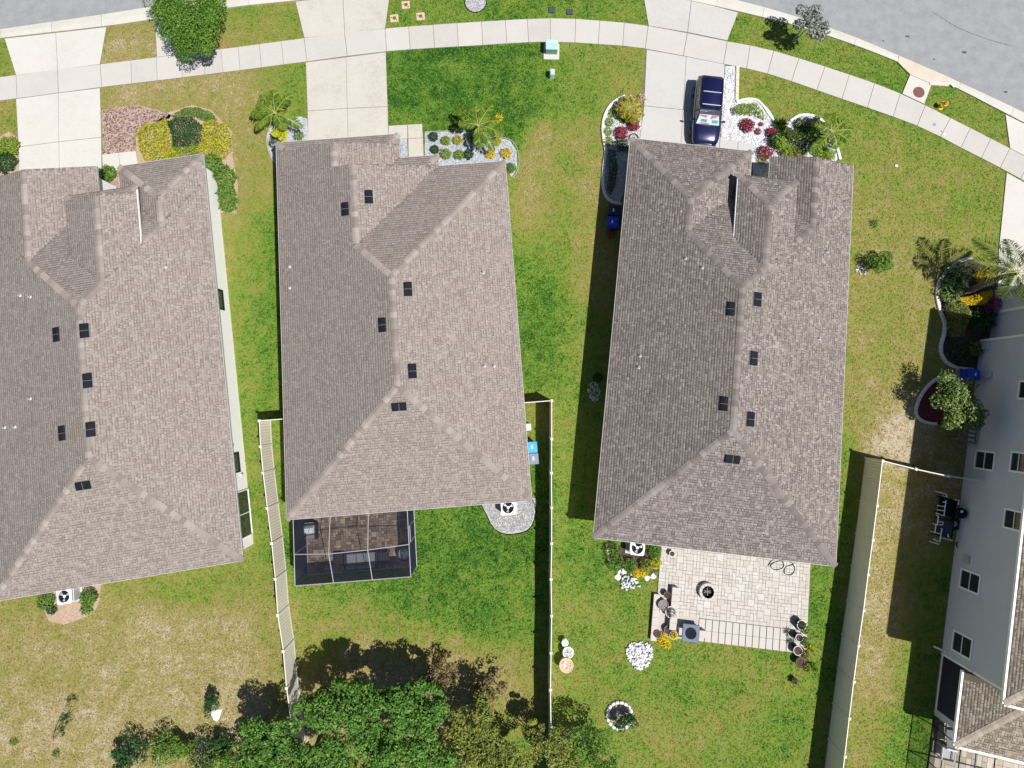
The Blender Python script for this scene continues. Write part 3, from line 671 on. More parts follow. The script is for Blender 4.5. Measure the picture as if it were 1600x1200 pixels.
# rear porch under the low roof
MB().prism([tuple(H4.W(*p)) for p in ((-3.4, -8), (-.02, -8), (-.02, .02), (-3.4, .02))], .005, .07).build('porch_floor', M_CONC, H4.root)
MB().prism([tuple(H4.W(*p)) for p in ((-3.40, -.18), (-3.05, -.18), (-3.05, .02), (-3.40, .02))], .07, 2.66).build('porch_column', M_GREYWALL, H4.root)
MB().prism([tuple(H4.W(*p)) for p in ((-3.04, -.06), (-.03, -.06), (-.03, .0), (-3.04, .0))], .07, .16).build('sill_rail', M_TRIM, H4.root)
MB().prism([tuple(H4.W(*p)) for p in ((-3.5, -4.0), (-.05, -4.0), (-.05, -3.8), (-3.5, -3.8))], .07, 2.66).build('porch_wall', M_GREYWALL, H4.root)
M_SCREEN = pm('insect_screen', [(.006, .007, .016), (.012, .013, .026)], 2, rough=.8, alpha=.88)
obj_from('porch_screen', [H4.W3(-3.04, -.03, .16), H4.W3(-.03, -.03, .16), H4.W3(-.03, -.03, 2.66), H4.W3(-3.04, -.03, 2.66)], [(0, 1, 2, 3)], M_SCREEN, H4.root)
NO_GRASS.append([tuple(H4.W(*p)) for p in ((-3.4, -9), (22, -9), (22, 0), (-3.4, 0))])

# ================================================================== FENCES
def fence(label, posts, ends=(True, True), z=2.05, group=None):
    c = posts[0]
    root = thing('vinyl_fence', (c[0], c[1], 0), label, 'fence', group)
    pm_ = MB().bbox((0, 0, z/2+.01), (.115, .115, z+.02), 0, .012); me = bpy.data.meshes.new('post'); me.from_pydata(pm_.v, [], pm_.f); me.materials.append(M_VRAIL); me.update()
    cm = MB().add([(-.075, -.075, 0), (.075, -.075, 0), (.075, .075, 0), (-.075, .075, 0), (-.075, -.075, .035), (.075, -.075, .035), (.075, .075, .035), (-.075, .075, .035), (0, 0, .075)],
                  [(3, 2, 1, 0), (0, 1, 5, 4), (1, 2, 6, 5), (2, 3, 7, 6), (3, 0, 4, 7), (4, 5, 8), (5, 6, 8), (6, 7, 8), (7, 4, 8)])
    mc = bpy.data.meshes.new('post_cap'); mc.from_pydata(cm.v, [], cm.f); mc.materials.append(M_VRAIL); mc.update()
    ang = math.atan2(posts[-1][1]-posts[0][1], posts[-1][0]-posts[0][0])
    for i, p in enumerate(posts):
        if (i == 0 and not ends[0]) or (i == len(posts)-1 and not ends[1]): continue
        M = Matrix.Translation((p[0], p[1], 0)) @ Matrix.Rotation(ang, 4, 'Z')
        po = inst('post', me, M, root); o = bpy.data.objects.new('post_cap', mc); COL.objects.link(o); o.parent = po; o.location = (0, 0, z+.021); WLOC[o.name] = (p[0], p[1], z)
    for p, q in zip(posts[:-1], posts[1:]):
        p, q = np.array(p), np.array(q); L = np.linalg.norm(q-p); a = math.atan2(*(q-p)[::-1]); m = (p+q)/2; d = (q-p)/L
        MB().bbox((m[0], m[1], z-.07), (L-.115, .05, .14), a, .008).build('top_rail', M_VRAIL, root)
        MB().bbox((m[0], m[1], .12), (L-.115, .05, .14), a, .008).build('bottom_rail', M_VRAIL, root)
        n = max(1, int(round((L-.13)/.165))); w = (L-.13)/n; b = MB()
        for k in range(n):
            c = p+d*(.065+(k+.5)*w); b.bbox((c[0], c[1], (z+.05)/2+.01), (w-.008, .036, z-.34), a, .006)
        pn = b.build('panel', M_VINYL, root)
    return root
ZF = 2.05
lp = UL([(405, 657.5), (407, 697.5), (411, 738.8), (417.5, 793.8), (424.5, 848.8), (430, 904.5), (434, 961), (442.5, 1017.5), (447.5, 1075), (455, 1130), (461, 1185)], ZF)
fence('pale vinyl fence left of the middle house backyard', lp)
e = H2.W(.38, H2.loc(lp[0])[1]); fence('short vinyl fence between left fence corner and middle house', [lp[0], tuple(e)], (False, False))
mp = UL([(862, 626), (862, 685.7), (861.5, 739), (862, 793), (862, 849), (861, 905), (862, 962), (861, 1020), (860, 1077.5), (861, 1136), (860, 1195), (860, 1254)], ZF)
fence('long vinyl fence seen edge-on between the two backyards', mp)
e = H2.W(13.62, H2.loc(mp[0])[1]); fence('short vinyl fence beside the trash carts of the middle house', [mp[0], tuple(e)], (False, False))
rp = UL([(1379, 720), (1370.5, 790), (1363.7, 843.7), (1356.5, 897.5), (1349.5, 953.7), (1341.5, 1008.7), (1334, 1065), (1327, 1122.5), (1320, 1182), (1313, 1240), (1306, 1300)], ZF)
fence('olive vinyl fence right of the paver patio backyard', rp)
q1 = U(1431, 733, ZF); q2 = U(1482, 744, ZF); q3 = H4.W(10.42, .03)
fence('white vinyl gate fence between right fence and grey house', [rp[0], tuple(q1), tuple(q2), tuple(q3)], (False, False))

# ================================================================== PLANTS
def leafmat(name, cols, tr=.3): return pm(name, cols, 1.6, rough=.65, island=1.6, nw=.8, transl=tr, spec=.2)
L_GREEN = leafmat('leaf_green', [(.020, .052, .009), (.064, .148, .020), (.145, .27, .034), (.26, .40, .07)])
L_MANG = leafmat('leaf_mangrove', [(.018, .055, .010), (.058, .150, .022), (.135, .280, .042), (.31, .48, .13)])
L_OLIVE = leafmat('leaf_olive', [(0.0341, 0.062, 0.0155), (0.1085, 0.155, 0.0341), (0.248, 0.279, 0.0543), (0.465, 0.4185, 0.0775)])
L_DARK = leafmat('leaf_dark', [(0.0078, 0.026, 0.0104), (0.0182, 0.0585, 0.0182), (0.039, 0.1105, 0.0286), (0.078, 0.169, 0.0455)])
L_YEL = leafmat('leaf_yellowgreen', [(0.0775, 0.1318, 0.0124), (0.248, 0.2945, 0.0186), (0.5425, 0.496, 0.0232), (0.8, 0.682, 0.0465)])
L_GOLD = leafmat('leaf_golden', [(0.31, 0.217, 0.0155), (0.6975, 0.496, 0.0186), (0.8, 0.744, 0.031)])
L_LIME = leafmat('leaf_lime', [(0.062, 0.124, 0.0124), (0.186, 0.2945, 0.0217), (0.403, 0.496, 0.0465)])
L_RED = leafmat('leaf_burgundy', [(0.0543, 0.0093, 0.0186), (0.155, 0.0186, 0.0388), (0.341, 0.0465, 0.0775), (0.527, 0.124, 0.1395)])
L_PURP = leafmat('leaf_purple', [(0.1085, 0.0155, 0.062), (0.31, 0.0465, 0.186), (0.558, 0.155, 0.372)])
L_GREY = leafmat('leaf_greyish', [(0.0388, 0.0434, 0.0341), (0.124, 0.1395, 0.1162), (0.31, 0.3255, 0.279), (0.527, 0.527, 0.465)])
L_PALM = leafmat('leaf_palm', [(.022, .055, .007), (.075, .145, .012), (.165, .245, .022), (.32, .38, .05)])
L_PALMDARK = leafmat('leaf_palm_dark', [(.010, .024, .006), (.034, .062, .010), (.085, .125, .02), (.22, .25, .05)])
L_TREE = leafmat('leaf_citrus', [(0.0217, 0.0543, 0.0155), (0.0775, 0.1318, 0.031), (0.2015, 0.2945, 0.0775), (0.527, 0.589, 0.2325)])
def leaves(C, N, size, asp=.5, jit=.35):
    """rhombic leaves at centres C with normals N"""
    n = len(C); size = np.broadcast_to(size, (n,))*rng.uniform(1-jit, 1+jit, n)
    N = N/np.linalg.norm(N, axis=1)[:, None]
    a = rng.normal(size=(n, 3)); t = np.cross(N, a); t /= np.linalg.norm(t, axis=1)[:, None]; b = np.cross(N, t)
    t = t*size[:, None]*.5; b = b*size[:, None]*.5*asp
    return np.stack([C-t, C-b+N*size[:, None]*.06, C+t, C+b+N*size[:, None]*.06], 1).reshape(-1, 3)
def blob(c, r, n, shell=.55):
    """points through an ellipsoid, denser to the outside, with outward-ish normals"""
    d = rng.normal(size=(n, 3)); d /= np.linalg.norm(d, axis=1)[:, None]
    q = rng.random(n)**(1/3)*(1-shell)+shell*rng.uniform(.75, 1.05, n); q = np.clip(q, 0, 1.08)
    bump = 1+.18*np.sin(d[:, 0]*7+c[0]*3)*np.sin(d[:, 1]*6+c[1]*5)
    P = np.array(c)+d*(q*bump)[:, None]*np.array(r)
    N = d*.8+np.array([0, 0, .7])+rng.normal(size=(n, 3))*.55
    return P, N
def limb(mb, p, q, r0, r1, bend=.12, n=5):
    p, q = Vector(p), Vector(q); off = Vector(rng.normal(size=3))*(q-p).length*bend
    mb.tube([p+(q-p)*t+off*math.sin(math.pi*t) for t in np.linspace(0, 1, n)], r0, 6, r1)
def tree(name, label, cat, base, crown, mat, n, leaf=.16, trunk=.12, bark=M_BARK, group=None, nb=14, sub=.45, asp=.5, lean=(0, 0), shell=.55, stems=1):
    """crown: list of (centre xyz, radii); foliage in many clumps"""
    root = thing(name, (base[0], base[1], 0), label, cat, group)
    Ps, Ns = [], []; tm = MB(); tops = []
    for c, r in crown:
        r = np.array(r if hasattr(r, '__len__') else (r, r, r*.8)); m = max(4, int(nb))
        d = rng.normal(size=(m, 3)); d /= np.linalg.norm(d, axis=1)[:, None]; d[:, 2] = np.abs(d[:, 2])*.9-.25
        cc = np.array(c)+d*r*rng.uniform(.35, .92, m)[:, None]
        for k in range(m):
            rr = r*sub*rng.uniform(.7, 1.25)
            P, N = blob(cc[k], rr, int(n/len(crown)/m), shell); Ps.append(P); Ns.append(N)
            if k < 5: tops.append((c, cc[k]))
    P = np.concatenate(Ps); N = np.concatenate(Ns); ok = P[:, 2] > .06; P, N = P[ok], N[ok]
    zc = np.mean([c[0][2] for c in crown]); b = Vector((base[0], base[1], 0))
    for s_ in range(stems):
        f = Vector((base[0]+(lean[0]+rng.normal()*.12*(stems > 1)), base[1]+lean[1]+rng.normal()*.12*(stems > 1), zc*.55)); limb(tm, b, f, trunk, trunk*.7, .05)
    for c, t in tops: limb(tm, f, t, trunk*.5, trunk*.12, .1)
    tm.build('trunk', bark, root, True)
    big_mesh('crown', leaves(P, N, leaf, asp), 4, mat, root)
    return root
def shrub(name, label, cat, px, py, r, h, mat, n=700, leaf=.085, group=None, asp=.5, zc=None, dome=True):
    c = U(px, py, h*.6); root = thing(name, (c[0], c[1], 0), label, cat, group)
    P, N = blob((c[0], c[1], h*.5), (r, r, h*.5), n, .72); P[:, 2] = np.maximum(P[:, 2], .03)
    tm = MB()
    for k in range(4):
        a = k*1.6+.3; limb(tm, (c[0], c[1], 0), (c[0]+r*.5*math.cos(a), c[1]+r*.5*math.sin(a), h*.75), .02, .008)
    tm.build('stem', M_BARK, root); big_mesh('foliage', leaves(P, N, leaf, asp), 4, mat, root); return root
def hedge(name, label, cat, poly_px, z0, z1, mat, n, leaf=.1, asp=.4, rough=.25, group=None):
    poly = UL(poly_px, z1*.8); A = np.array(poly); lo, hi = A.min(0), A.max(0); c = A.mean(0)
    root = thing(name, (c[0], c[1], 0), label, cat, group)
    Q = rng.uniform(lo, hi, (int(n*2.2), 2)); Q = Q[in_poly(Q, poly)][:n]
    top = z1*(1-rough+rough*2*fbm(Q[:, 0], Q[:, 1], 1.6, 2, 2))
    # edge distance for rounded shoulders
    ed = np.full(len(Q), 9.0)
    for i in range(len(poly)):
        a, b = A[i], A[(i+1) % len(A)]; ab = b-a; t = np.clip(((Q-a)@ab)/(ab@ab), 0, 1); ed = np.minimum(ed, np.linalg.norm(Q-(a+t[:, None]*ab), axis=1))
    top = top*np.clip(.35+ed/.45, 0, 1)**.5
    z = np.where(rng.random(len(Q)) < .8, top*rng.uniform(.85, 1.02, len(Q)), z0+rng.random(len(Q))*top); z = np.maximum(z, .03)
    P = np.concatenate([Q, z[:, None]], 1); N = rng.normal(size=P.shape)*.6+np.array([0, 0, 1]); N[:, :2] += (Q-c)*.15
    tm = MB()
    for k in range(8):
        q = Q[rng.integers(len(Q))]; limb(tm, (c[0], c[1], .02), (q[0], q[1], z1*.6), .03, .008)
    tm.build('stem', M_BARK, root); big_mesh('foliage', leaves(P, N, leaf, asp), 4, mat, root); return root
def palm(label, base, head, fronds, mat, trunk=.11, leaflet=.42, group=None, bark=M_PALEBARK, nl=34, name='palm_tree', lw=.042):
    """head: xyz of the crown shaft; fronds: (azimuth deg, length, rise, droop)"""
    root = thing(name, (base[0], base[1], 0), label, 'palm', group)
    tm = MB(); limb(tm, (base[0], base[1], 0), head, trunk, trunk*.75, .03, 8); tm.build('trunk', bark, root, True)
    for az, L, rise, droop in fronds:
        a = math.radians(az); d = np.array([math.cos(a), math.sin(a), 0]); sd = np.array([-d[1], d[0], 0])
        ts = np.linspace(0, 1, 9); pts = [np.array(head)+d*L*t*(1-.12*t)+np.array([0, 0, 1])*(rise*t-droop*t*t)*L for t in ts]
        f = MB().tube([tuple(p) for p in pts], .028, 5, .006).build('frond', pm('palm_rib', [(.22, .24, .06), (.36, .36, .12)], 3), root)
        Q = []
        for i in range(nl):
            t = .10+.9*i/(nl-1); k = t*8; j = min(int(k), 7); p = pts[j]+(pts[j+1]-pts[j])*(k-j); tg = pts[j+1]-pts[j]; tg = tg/np.linalg.norm(tg)
            ll = leaflet*(math.sin(math.pi*min(1, t*.85+.14)))**.55*rng.uniform(.85, 1.1)
            for sg in (-1, 1):
                dr = tg*.55+sd*sg*.9+np.array([0, 0, rng.uniform(-.75, .15)]); dr /= np.linalg.norm(dr); w = np.cross(dr, np.array([0, 0, 1])); w = w/np.linalg.norm(w)*lw+np.array([0, 0, rng.uniform(-.012, .012)])
                Q += [p, p+dr*ll*.45+w, p+dr*ll, p+dr*ll*.45-w]
        big_mesh('leaflets', np.array(Q), 4, mat, f)
    return root
def spiky(label, px, py, r, h, mat, n=46, w=.05, cat='plant', name='spiky_plant', group=None, zc=.2):
    c = U(px, py, zc); root = thing(name, (c[0], c[1], 0), label, cat, group)
    Q = []
    for i in range(n):
        a = i*2.399+rng.normal()*.1; el = math.radians(10+75*(i/n)); L = r*rng.uniform(.8, 1.1)/max(.45, math.cos(el)*1.0)*.75; L = min(L, r*1.1)
        d = np.array([math.cos(a)*math.cos(el), math.sin(a)*math.cos(el), math.sin(el)]); s_ = np.array([-math.sin(a), math.cos(a), 0])*w
        p = np.array([c[0], c[1], .06]); q = p+d*L*.6; e_ = p+d*L+np.array([0, 0, -.12*L])
        Q += [p-s_*.5, q-s_, e_, q+s_]
    MB().tube([(c[0], c[1], 0), (c[0], c[1], .15)], .05, 6).build('stem', M_BARK, root)
    big_mesh('leaves', np.array(Q), 4, mat, root); return root
def rocks(name, poly, size, dens, mat, z=.02, kind='stuff', label=None, thin=.5):
    A = np.array(poly); lo, hi = A.min(0), A.max(0); area = np.prod(hi-lo); Q = rng.uniform(lo, hi, (int(area*dens), 2)); Q = Q[in_poly(Q, poly)]
    n = len(Q); s = size*rng.uniform(.55, 1.35, n); a = rng.uniform(0, 6.28, n); V = np.zeros((n, 6, 3))
    asp = rng.uniform(.6, 1, n)
    for k in range(4):
        th = a+k*math.pi/2+rng.normal(size=n)*.2; rr = s*(1 if k % 2 else asp)*.5*rng.uniform(.8, 1.1, n)
        V[:, k, 0] = Q[:, 0]+np.cos(th)*rr; V[:, k, 1] = Q[:, 1]+np.sin(th)*rr; V[:, k, 2] = z+s*thin*.35
    tx = rng.normal(size=(n, 2))*.1*s[:, None]
    V[:, 4, :2] = Q+tx; V[:, 4, 2] = z+s*thin; V[:, 5, :2] = Q; V[:, 5, 2] = z-.01
    i = np.arange(n)*6; fs = []
    for k in range(4): fs.append(np.stack([i+k, i+(k+1) % 4, i+4], 1)); fs.append(np.stack([i+(k+1) % 4, i+k, i+5], 1))
    F = np.concatenate(fs); c = np.append(A.mean(0), 0); me = bpy.data.meshes.new(name)
    me.vertices.add(n*6); me.vertices.foreach_set('co', (V.reshape(-1, 3)-c).astype(np.float32).ravel()); me.loops.add(F.size); me.loops.foreach_set('vertex_index', F.astype(np.int32).ravel())
    me.polygons.add(len(F)); me.polygons.foreach_set('loop_start', np.arange(0, F.size, 3, dtype=np.int32)); me.materials.append(mat); me.update(calc_edges=True)
    o = bpy.data.objects.new(name, me); COL.objects.link(o); o.location = c; WLOC[o.name] = tuple(c)
    return tag(o, label, None, None, kind)
def bed(poly_px, base_mat, label, rock=None, size=.09, dens=170, rlabel=None, smooth=False):
    poly = UL(poly_px)
    if smooth: poly = [tuple(p) for p in smooth_curve(poly+[poly[0]], 5)[:-1]]
    sheet('planting_bed', poly, .022, base_mat, label)
    if rock: rocks('gravel', inset(poly, .05), size, dens, rock, .022, 'stuff', rlabel)
    return poly
def edging(label, pts_px, mat, w=.16, h=.14, piece=.30, smooth=True):
    P = UL(pts_px); P = smooth_curve(P, 10) if smooth else np.array(P); P = fine(P)
    seg = np.linalg.norm(np.diff(P, axis=0), axis=1); s = np.concatenate([[0], np.cumsum(seg)]); n = max(1, int(s[-1]/piece)); root = thing('garden_edging', (P[0][0], P[0][1], 0), label, 'edging')
    at = lambda d: np.array([np.interp(d, s, P[:, 0]), np.interp(d, s, P[:, 1])])
    me = None; L = s[-1]/n
    mb = MB().bbox((0, 0, h/2), (L*.97, w, h), 0, .02); me = bpy.data.meshes.new('edging_block'); me.from_pydata(mb.v, [], mb.f); me.materials.append(mat); me.update()
    for i in range(n):
        p, q = at(i*L), at((i+1)*L); m = (p+q)/2; a = math.atan2(*(q-p)[::-1])
        inst('edging_block', me, Matrix.Translation((m[0], m[1], rng.uniform(-.008, .008))) @ Matrix.Rotation(a+rng.normal()*.03, 4, 'Z'), root)
        nrm = np.array([-(q-p)[1], (q-p)[0]])/np.linalg.norm(q-p)*w*.6; NO_GRASS.append([tuple(p+nrm), tuple(q+nrm), tuple(q-nrm), tuple(p-nrm)])
    return root
def pot(label, px, py, r, h, mat, plant=None, name='plant_pot', group=None, z0=.06, soil=True, leafs=120):
    c = P3(px, py, z0+h*.8); root = thing(name, (c[0], c[1], z0), label, 'pot', group)
    MB().lathe((c[0], c[1], z0), [(0, 0), (r*.7, 0), (r*.95, h*.85), (r*1.05, h*.86), (r*1.05, h), (r*.9, h), (r*.85, h*.86), (0, h*.86)], 18).build('shell', mat, root)
    if soil: MB().lathe((c[0], c[1], z0), [(r*.84, h*.80), (r*.84, h*.88), (0, h*.89)], 14).build('soil', M_MULCH, root)
    if plant:
        P, N = blob((c[0], c[1], z0+h+r*.5), (r*1.0, r*1.0, r*.7), leafs, .5); big_mesh('leaves', leaves(P, N, r*.5, .3), 4, plant, root)
    return root
# ================================================================== BEDS AND FRONT YARDS
# left house
bed([(160, 172), (215, 164), (245, 172), (268, 180), (262, 190), (222, 196), (210, 214), (213, 237), (161, 243)], M_TANMULCH, 'purple brown gravel bed beside the cream driveway', M_PURPLESTONE, .13, 150, 'purple brown gravel spread beside the cream driveway')
bed([(262, 176), (300, 164), (330, 172), (362, 205), (364, 245), (372, 290), (370, 334), (345, 332), (325, 262), (270, 270), (215, 262), (212, 215)], M_TANMULCH, 'tan mulch bed under the yellow hedge', smooth=False)
bed([(0, 214), (14, 206), (27, 214), (30, 268), (-25, 280), (-30, 220)], M_TANMULCH, 'tan mulch bed left of the cream driveway')
bed([(172, 262), (190, 262), (190, 300), (174, 300)], M_TANMULCH, 'tan mulch strip by the front door of the white house', M_PURPLESTONE, .08, 200, 'brown stones by the front door of the white house')
hedge('hedge', 'large golden yellow hedge in front of the white house, left part', 'hedge', [(212, 205), (225, 193), (262, 184), (266, 212), (268, 228), (290, 246), (262, 252), (225, 250), (214, 232)], .1, .75, L_YEL, 3400, .13, .28)
hedge('hedge', 'golden yellow hedge right of the dark green block', 'hedge', [(312, 190), (330, 186), (352, 192), (359, 210), (360, 232), (350, 246), (318, 244), (300, 240), (312, 222)], .1, .75, L_YEL, 2900, .13, .28)
hedge('hedge', 'low yellow green hedge strip along the white house eave', 'hedge', [(266, 229), (310, 222), (320, 240), (318, 250), (270, 256), (250, 250)], .1, .6, L_LIME, 1500, .12, .3)
hedge('hedge', 'clipped dark green square shrub inside the yellow hedge', 'shrub', [(259, 190), (272, 182), (298, 181), (314, 194), (313, 220), (296, 226), (268, 228), (266, 210)], .1, 1.0, L_DARK, 2600, .10, .5, .12)
hedge('hedge', 'low bright green ground cover above the dark square shrub', 'shrub', [(266, 180), (285, 168), (308, 166), (330, 175), (340, 188), (322, 190), (300, 181), (272, 183)], .05, .35, L_GREEN, 1500, .09, .5)
shrub('shrub', 'leafy green bush at the front corner of the white house', 'shrub', 330, 256, .75, 1.1, L_GREEN, 900, .14)
shrub('shrub', 'upper bush of three along the white side wall', 'shrub', 350, 275, .72, 1.2, L_GREEN, 900, .14)
shrub('shrub', 'middle bush of three along the white side wall', 'shrub', 352, 297, .62, 1.1, L_GREEN, 800, .14)
shrub('shrub', 'lowest bush of three along the white side wall', 'shrub', 355, 317, .62, 1.0, L_GREEN, 800, .13)
shrub('shrub', 'spiky green bush by the white garage wall', 'shrub', 166, 270, .55, .9, L_GREEN, 600, .13)
shrub('shrub', 'dark leafy bush left of the cream driveway', 'shrub', 4, 252, .75, 1.1, L_DARK, 900, .13)
shrub('shrub', 'yellow green bush left of the cream driveway', 'shrub', 10, 228, .7, 1.0, L_LIME, 900, .12)
shrub('shrub', 'bright green bush at the left edge of the photo', 'shrub', -12, 238, .8, 1.1, L_GREEN, 900, .12)
# middle house: left bed and palm
bed([(418, 212), (425, 196), (445, 188), (470, 182), (480, 186), (482, 222), (436, 222), (436, 262), (428, 252), (420, 232)], M_GREYSTONE, 'white gravel bed left of the middle driveway', M_BLUESTONE, .085, 260, 'white gravel left of the middle driveway')
edging('thin curved edging left of the middle driveway', [(428, 254), (420, 236), (417, 216), (424, 198), (440, 188)], M_GREYSTONE, .06, .08, .28)
hd = P3(430, 176, 2.1)
palm('bright green palm beside the middle driveway', U(433, 186), hd, [(98, 1.95, .35, .5), (128, 2.05, .35, .55), (54, 1.85, .4, .5), (176, 2.0, .3, .55), (212, 1.9, .3, .6), (-26, 2.0, .3, .55), (-62, 1.3, .35, .6), (150, 1.5, .5, .5)], L_PALM, .12, .52)
palm_y = palm('young yellow palm at the middle house front corner', U(437, 205), P3(436, 196, 1.1), [(-75, 1.25, .25, .55), (-110, .9, .5, .5), (-50, .9, .5, .5)], L_YEL, .07, .36)
shrub('shrub', 'small green bush between palm and middle driveway', 'shrub', 466, 211, .36, .5, L_GREEN, 350, .09)
shrub('shrub', 'dark bush tucked under the middle house eave', 'shrub', 429, 222, .40, .5, L_DARK, 350, .09)
# middle house: right bed
bed([(664, 207), (700, 206), (745, 206), (775, 214), (797, 220), (807, 236), (808, 262), (800, 277), (790, 262), (700, 262), (664, 266)], M_GREYSTONE, 'pale blue gravel bed in front of the middle house', M_BLUESTONE, .085, 330, 'pale blue white gravel in front of the middle house')
bed([(625, 218), (636, 217), (638, 262), (626, 262)], M_GREYSTONE, 'gravel pocket beside the middle house front walk', M_BLUESTONE, .085, 300, 'pale gravel in the pocket beside the front walk')
edging('thin dark edging round the pale blue gravel bed', [(664, 206), (700, 205), (745, 205), (775, 213), (798, 219), (809, 236), (810, 262), (801, 279)], M_GREYSTONE, .05, .08, .3)
balls = [(677, 213, L_DARK, .33, 'dark green ball shrub at the walk end of the upper row'), (696, 219, L_LIME, .32, 'yellow green ball shrub second in the upper row'), (715, 218, L_YEL, .33, 'yellow ball shrub third in the upper row'),
         (738, 215, L_OLIVE, .34, 'olive ball shrub under the palm in the upper row'), (777, 220, L_YEL, .31, 'yellow ball shrub right of the palm in the upper row'),
         (679, 233, L_DARK, .31, 'dark green ball shrub at the walk end of the lower row'), (697, 240, L_LIME, .38, 'wide yellow green ball shrub second in the lower row'), (717, 241, L_LIME, .34, 'green ball shrub third in the lower row'),
         (732, 241, L_DARK, .34, 'very dark ball shrub in the palm shade'), (766, 240, L_GOLD, .31, 'golden ball shrub below the palm frond'), (791, 239, L_GOLD, .37, 'bright golden ball shrub at the roof corner'), (799, 262, L_GREEN, .34, 'green ball shrub beside the roof edge')]
for x, y, m, r, lb in balls: shrub('ball_shrub', lb, 'shrub', x, y, r, r*1.5, m, 900, .065, 'clipped ball shrubs in the pale gravel')
hd = P3(747, 196, 2.1)
palm('green palm over the pale blue gravel bed', U(752, 207), hd, [(138, 2.0, .3, .5), (60, 1.95, .35, .5), (100, 1.4, .5, .5), (20, 1.5, .35, .55), (-14, 1.85, .3, .6), (-56, 2.0, .3, .6), (-85, 1.5, .3, .6), (170, 1.4, .4, .5)], L_PALM, .13, .52)
shrub('shrub', 'orange brown dead frond clump beside the palm', 'shrub', 779, 184, .30, .5, L_GOLD, 200, .1)
# right house: left bed
bed([(963, 158), (985, 148), (1001, 160), (1003, 200), (1000, 228), (985, 232), (985, 262), (968, 322), (955, 318), (945, 302), (943, 270), (946, 232), (941, 200), (948, 175)], M_GREYSTONE, 'white rock bed left of the grey driveway', M_STONE, .10, 150, 'white rocks left of the grey driveway')
edging('curved white stone edging left of the grey driveway', [(977, 151), (962, 158), (949, 172), (942, 194), (943, 218), (946, 236), (943, 262), (942, 290), (947, 308), (960, 317), (971, 319)], M_EDGING, .19, .16, .26)
palm('yellow clumping palm beside the grey driveway', U(985, 168), P3(984, 168, .9), [(20, 1.1, .6, .8), (60, 1.05, .6, .7), (95, 1.1, .6, .8), (140, 1.0, .6, .8), (180, 1.0, .6, .8), (225, .9, .6, .8), (265, 1.0, .5, .8), (310, 1.2, .5, .8), (340, 1.2, .5, .8), (285, 1.2, .6, .8)], leafmat('leaf_clump', [(.05, .06, .006), (.15, .14, .012), (.34, .28, .02), (.55, .44, .04)]), .08, .42, name='clumping_palm', nl=18)
shrub('shrub', 'rosy tan bush at the driveway edge by the yellow palm', 'shrub', 1004, 153, .32, .5, pm('leaf_tan', [(.35, .24, .17), (.6, .46, .36)], 3, island=1), 260, .09)
shrub('shrub', 'burgundy plant nearest the grey driveway', 'plant', 990, 195, .40, .5, L_RED, 420, .13)
shrub('shrub', 'burgundy plant left of its twin by the driveway', 'plant', 971, 207, .45, .55, L_RED, 500, .13)
spiky('pale coiled rosette plant among the burgundy plants', 973, 187, .34, .3, L_LIME, 40, .04)
for i, (x, y) in enumerate([(952, 190), (950, 205), (950, 220), (958, 176)]):
    shrub('shrub', ['low green border plant, second along the white edging', 'low green border plant, third along the white edging', 'low green border plant, fourth along the white edging', 'low green border plant at the top of the white edging'][i], 'plant', x, y, .33, .35, L_LIME, 300, .08)
hedge('hedge', 'dark green hedge inside the shaded white edging', 'hedge', [(950, 232), (962, 234), (966, 262), (962, 290), (955, 304), (949, 296), (952, 262)], .1, .75, L_DARK, 1500, .09)
hedge('hedge', 'dark green bush against the garage corner', 'shrub', [(962, 217), (982, 216), (984, 236), (964, 236)], .1, .8, L_DARK, 700, .1)
c = P3(991, 214, .3); r_ = thing('hose_reel', (c[0], c[1], .02), 'dark round hoop by the garage corner of the speckled roof', 'hoop')
MB().tube([(c[0]+.30*math.cos(a), c[1]+.30*math.sin(a), .10) for a in np.linspace(0, 2*math.pi, 25)], .035, 6).build('ring', M_BLACK, r_); MB().lathe((c[0], c[1], .03), [(.1, 0), (.1, .06), (0, .07)], 10).build('hub', M_BLACK, r_)
# right house: right bed
bed([(1133, 104), (1149, 104), (1148, 160), (1185, 155), (1202, 172), (1212, 190), (1232, 190), (1262, 180), (1292, 196), (1310, 246), (1290, 275), (1212, 300), (1176, 300), (1176, 228), (1126, 217)], M_STONE, 'white rock bed right of the grey driveway', M_STONE, .10, 240, 'white rocks right of the grey driveway')
edging('pink straight edging beside the white rock strip', [(1152, 104), (1150.5, 158)], M_TERRA, .22, .14, .45, False)
edging('pale curved edging round the left white rock bed', [(1150, 160), (1162, 156), (1180, 156), (1192, 166), (1200, 178), (1208, 188)], M_EDGING, .14, .14, .28)
edging('pale curved edging round the right white rock bed', [(1234, 190), (1246, 182), (1260, 180), (1278, 185), (1294, 200), (1302, 216), (1308, 234), (1312, 250)], M_EDGING, .17, .15, .28)
for i, (x, y) in enumerate([(1137, 136), (1137, 150), (1136, 168), (1134, 180), (1133, 194), (1131, 204), (1131, 212), (1145, 212)]):
    c = U(x, y); o = MB().lathe((c[0], c[1], .02), [(.20, 0), (.20, .05), (.18, .062), (0, .062)], 14).build('stepping_stone', pm('stepping_stone', [(.40, .38, .40), (.58, .54, .54)], 5, objr=1), origin=(c[0], c[1], 0))
    tag(o, 'round stepping stone number %s from the sidewalk end of the white rock strip' % ['one', 'two', 'three', 'four', 'five', 'six', 'seven', 'eight'][i] if i < 7 else 'round stepping stone standing aside of the stepping stone row', 'stepping stone', 'stepping stones in the white rocks')
shrub('shrub', 'burgundy shrub alone on the white rocks beside the car', 'shrub', 1169, 195, .47, .6, L_RED, 650, .12)
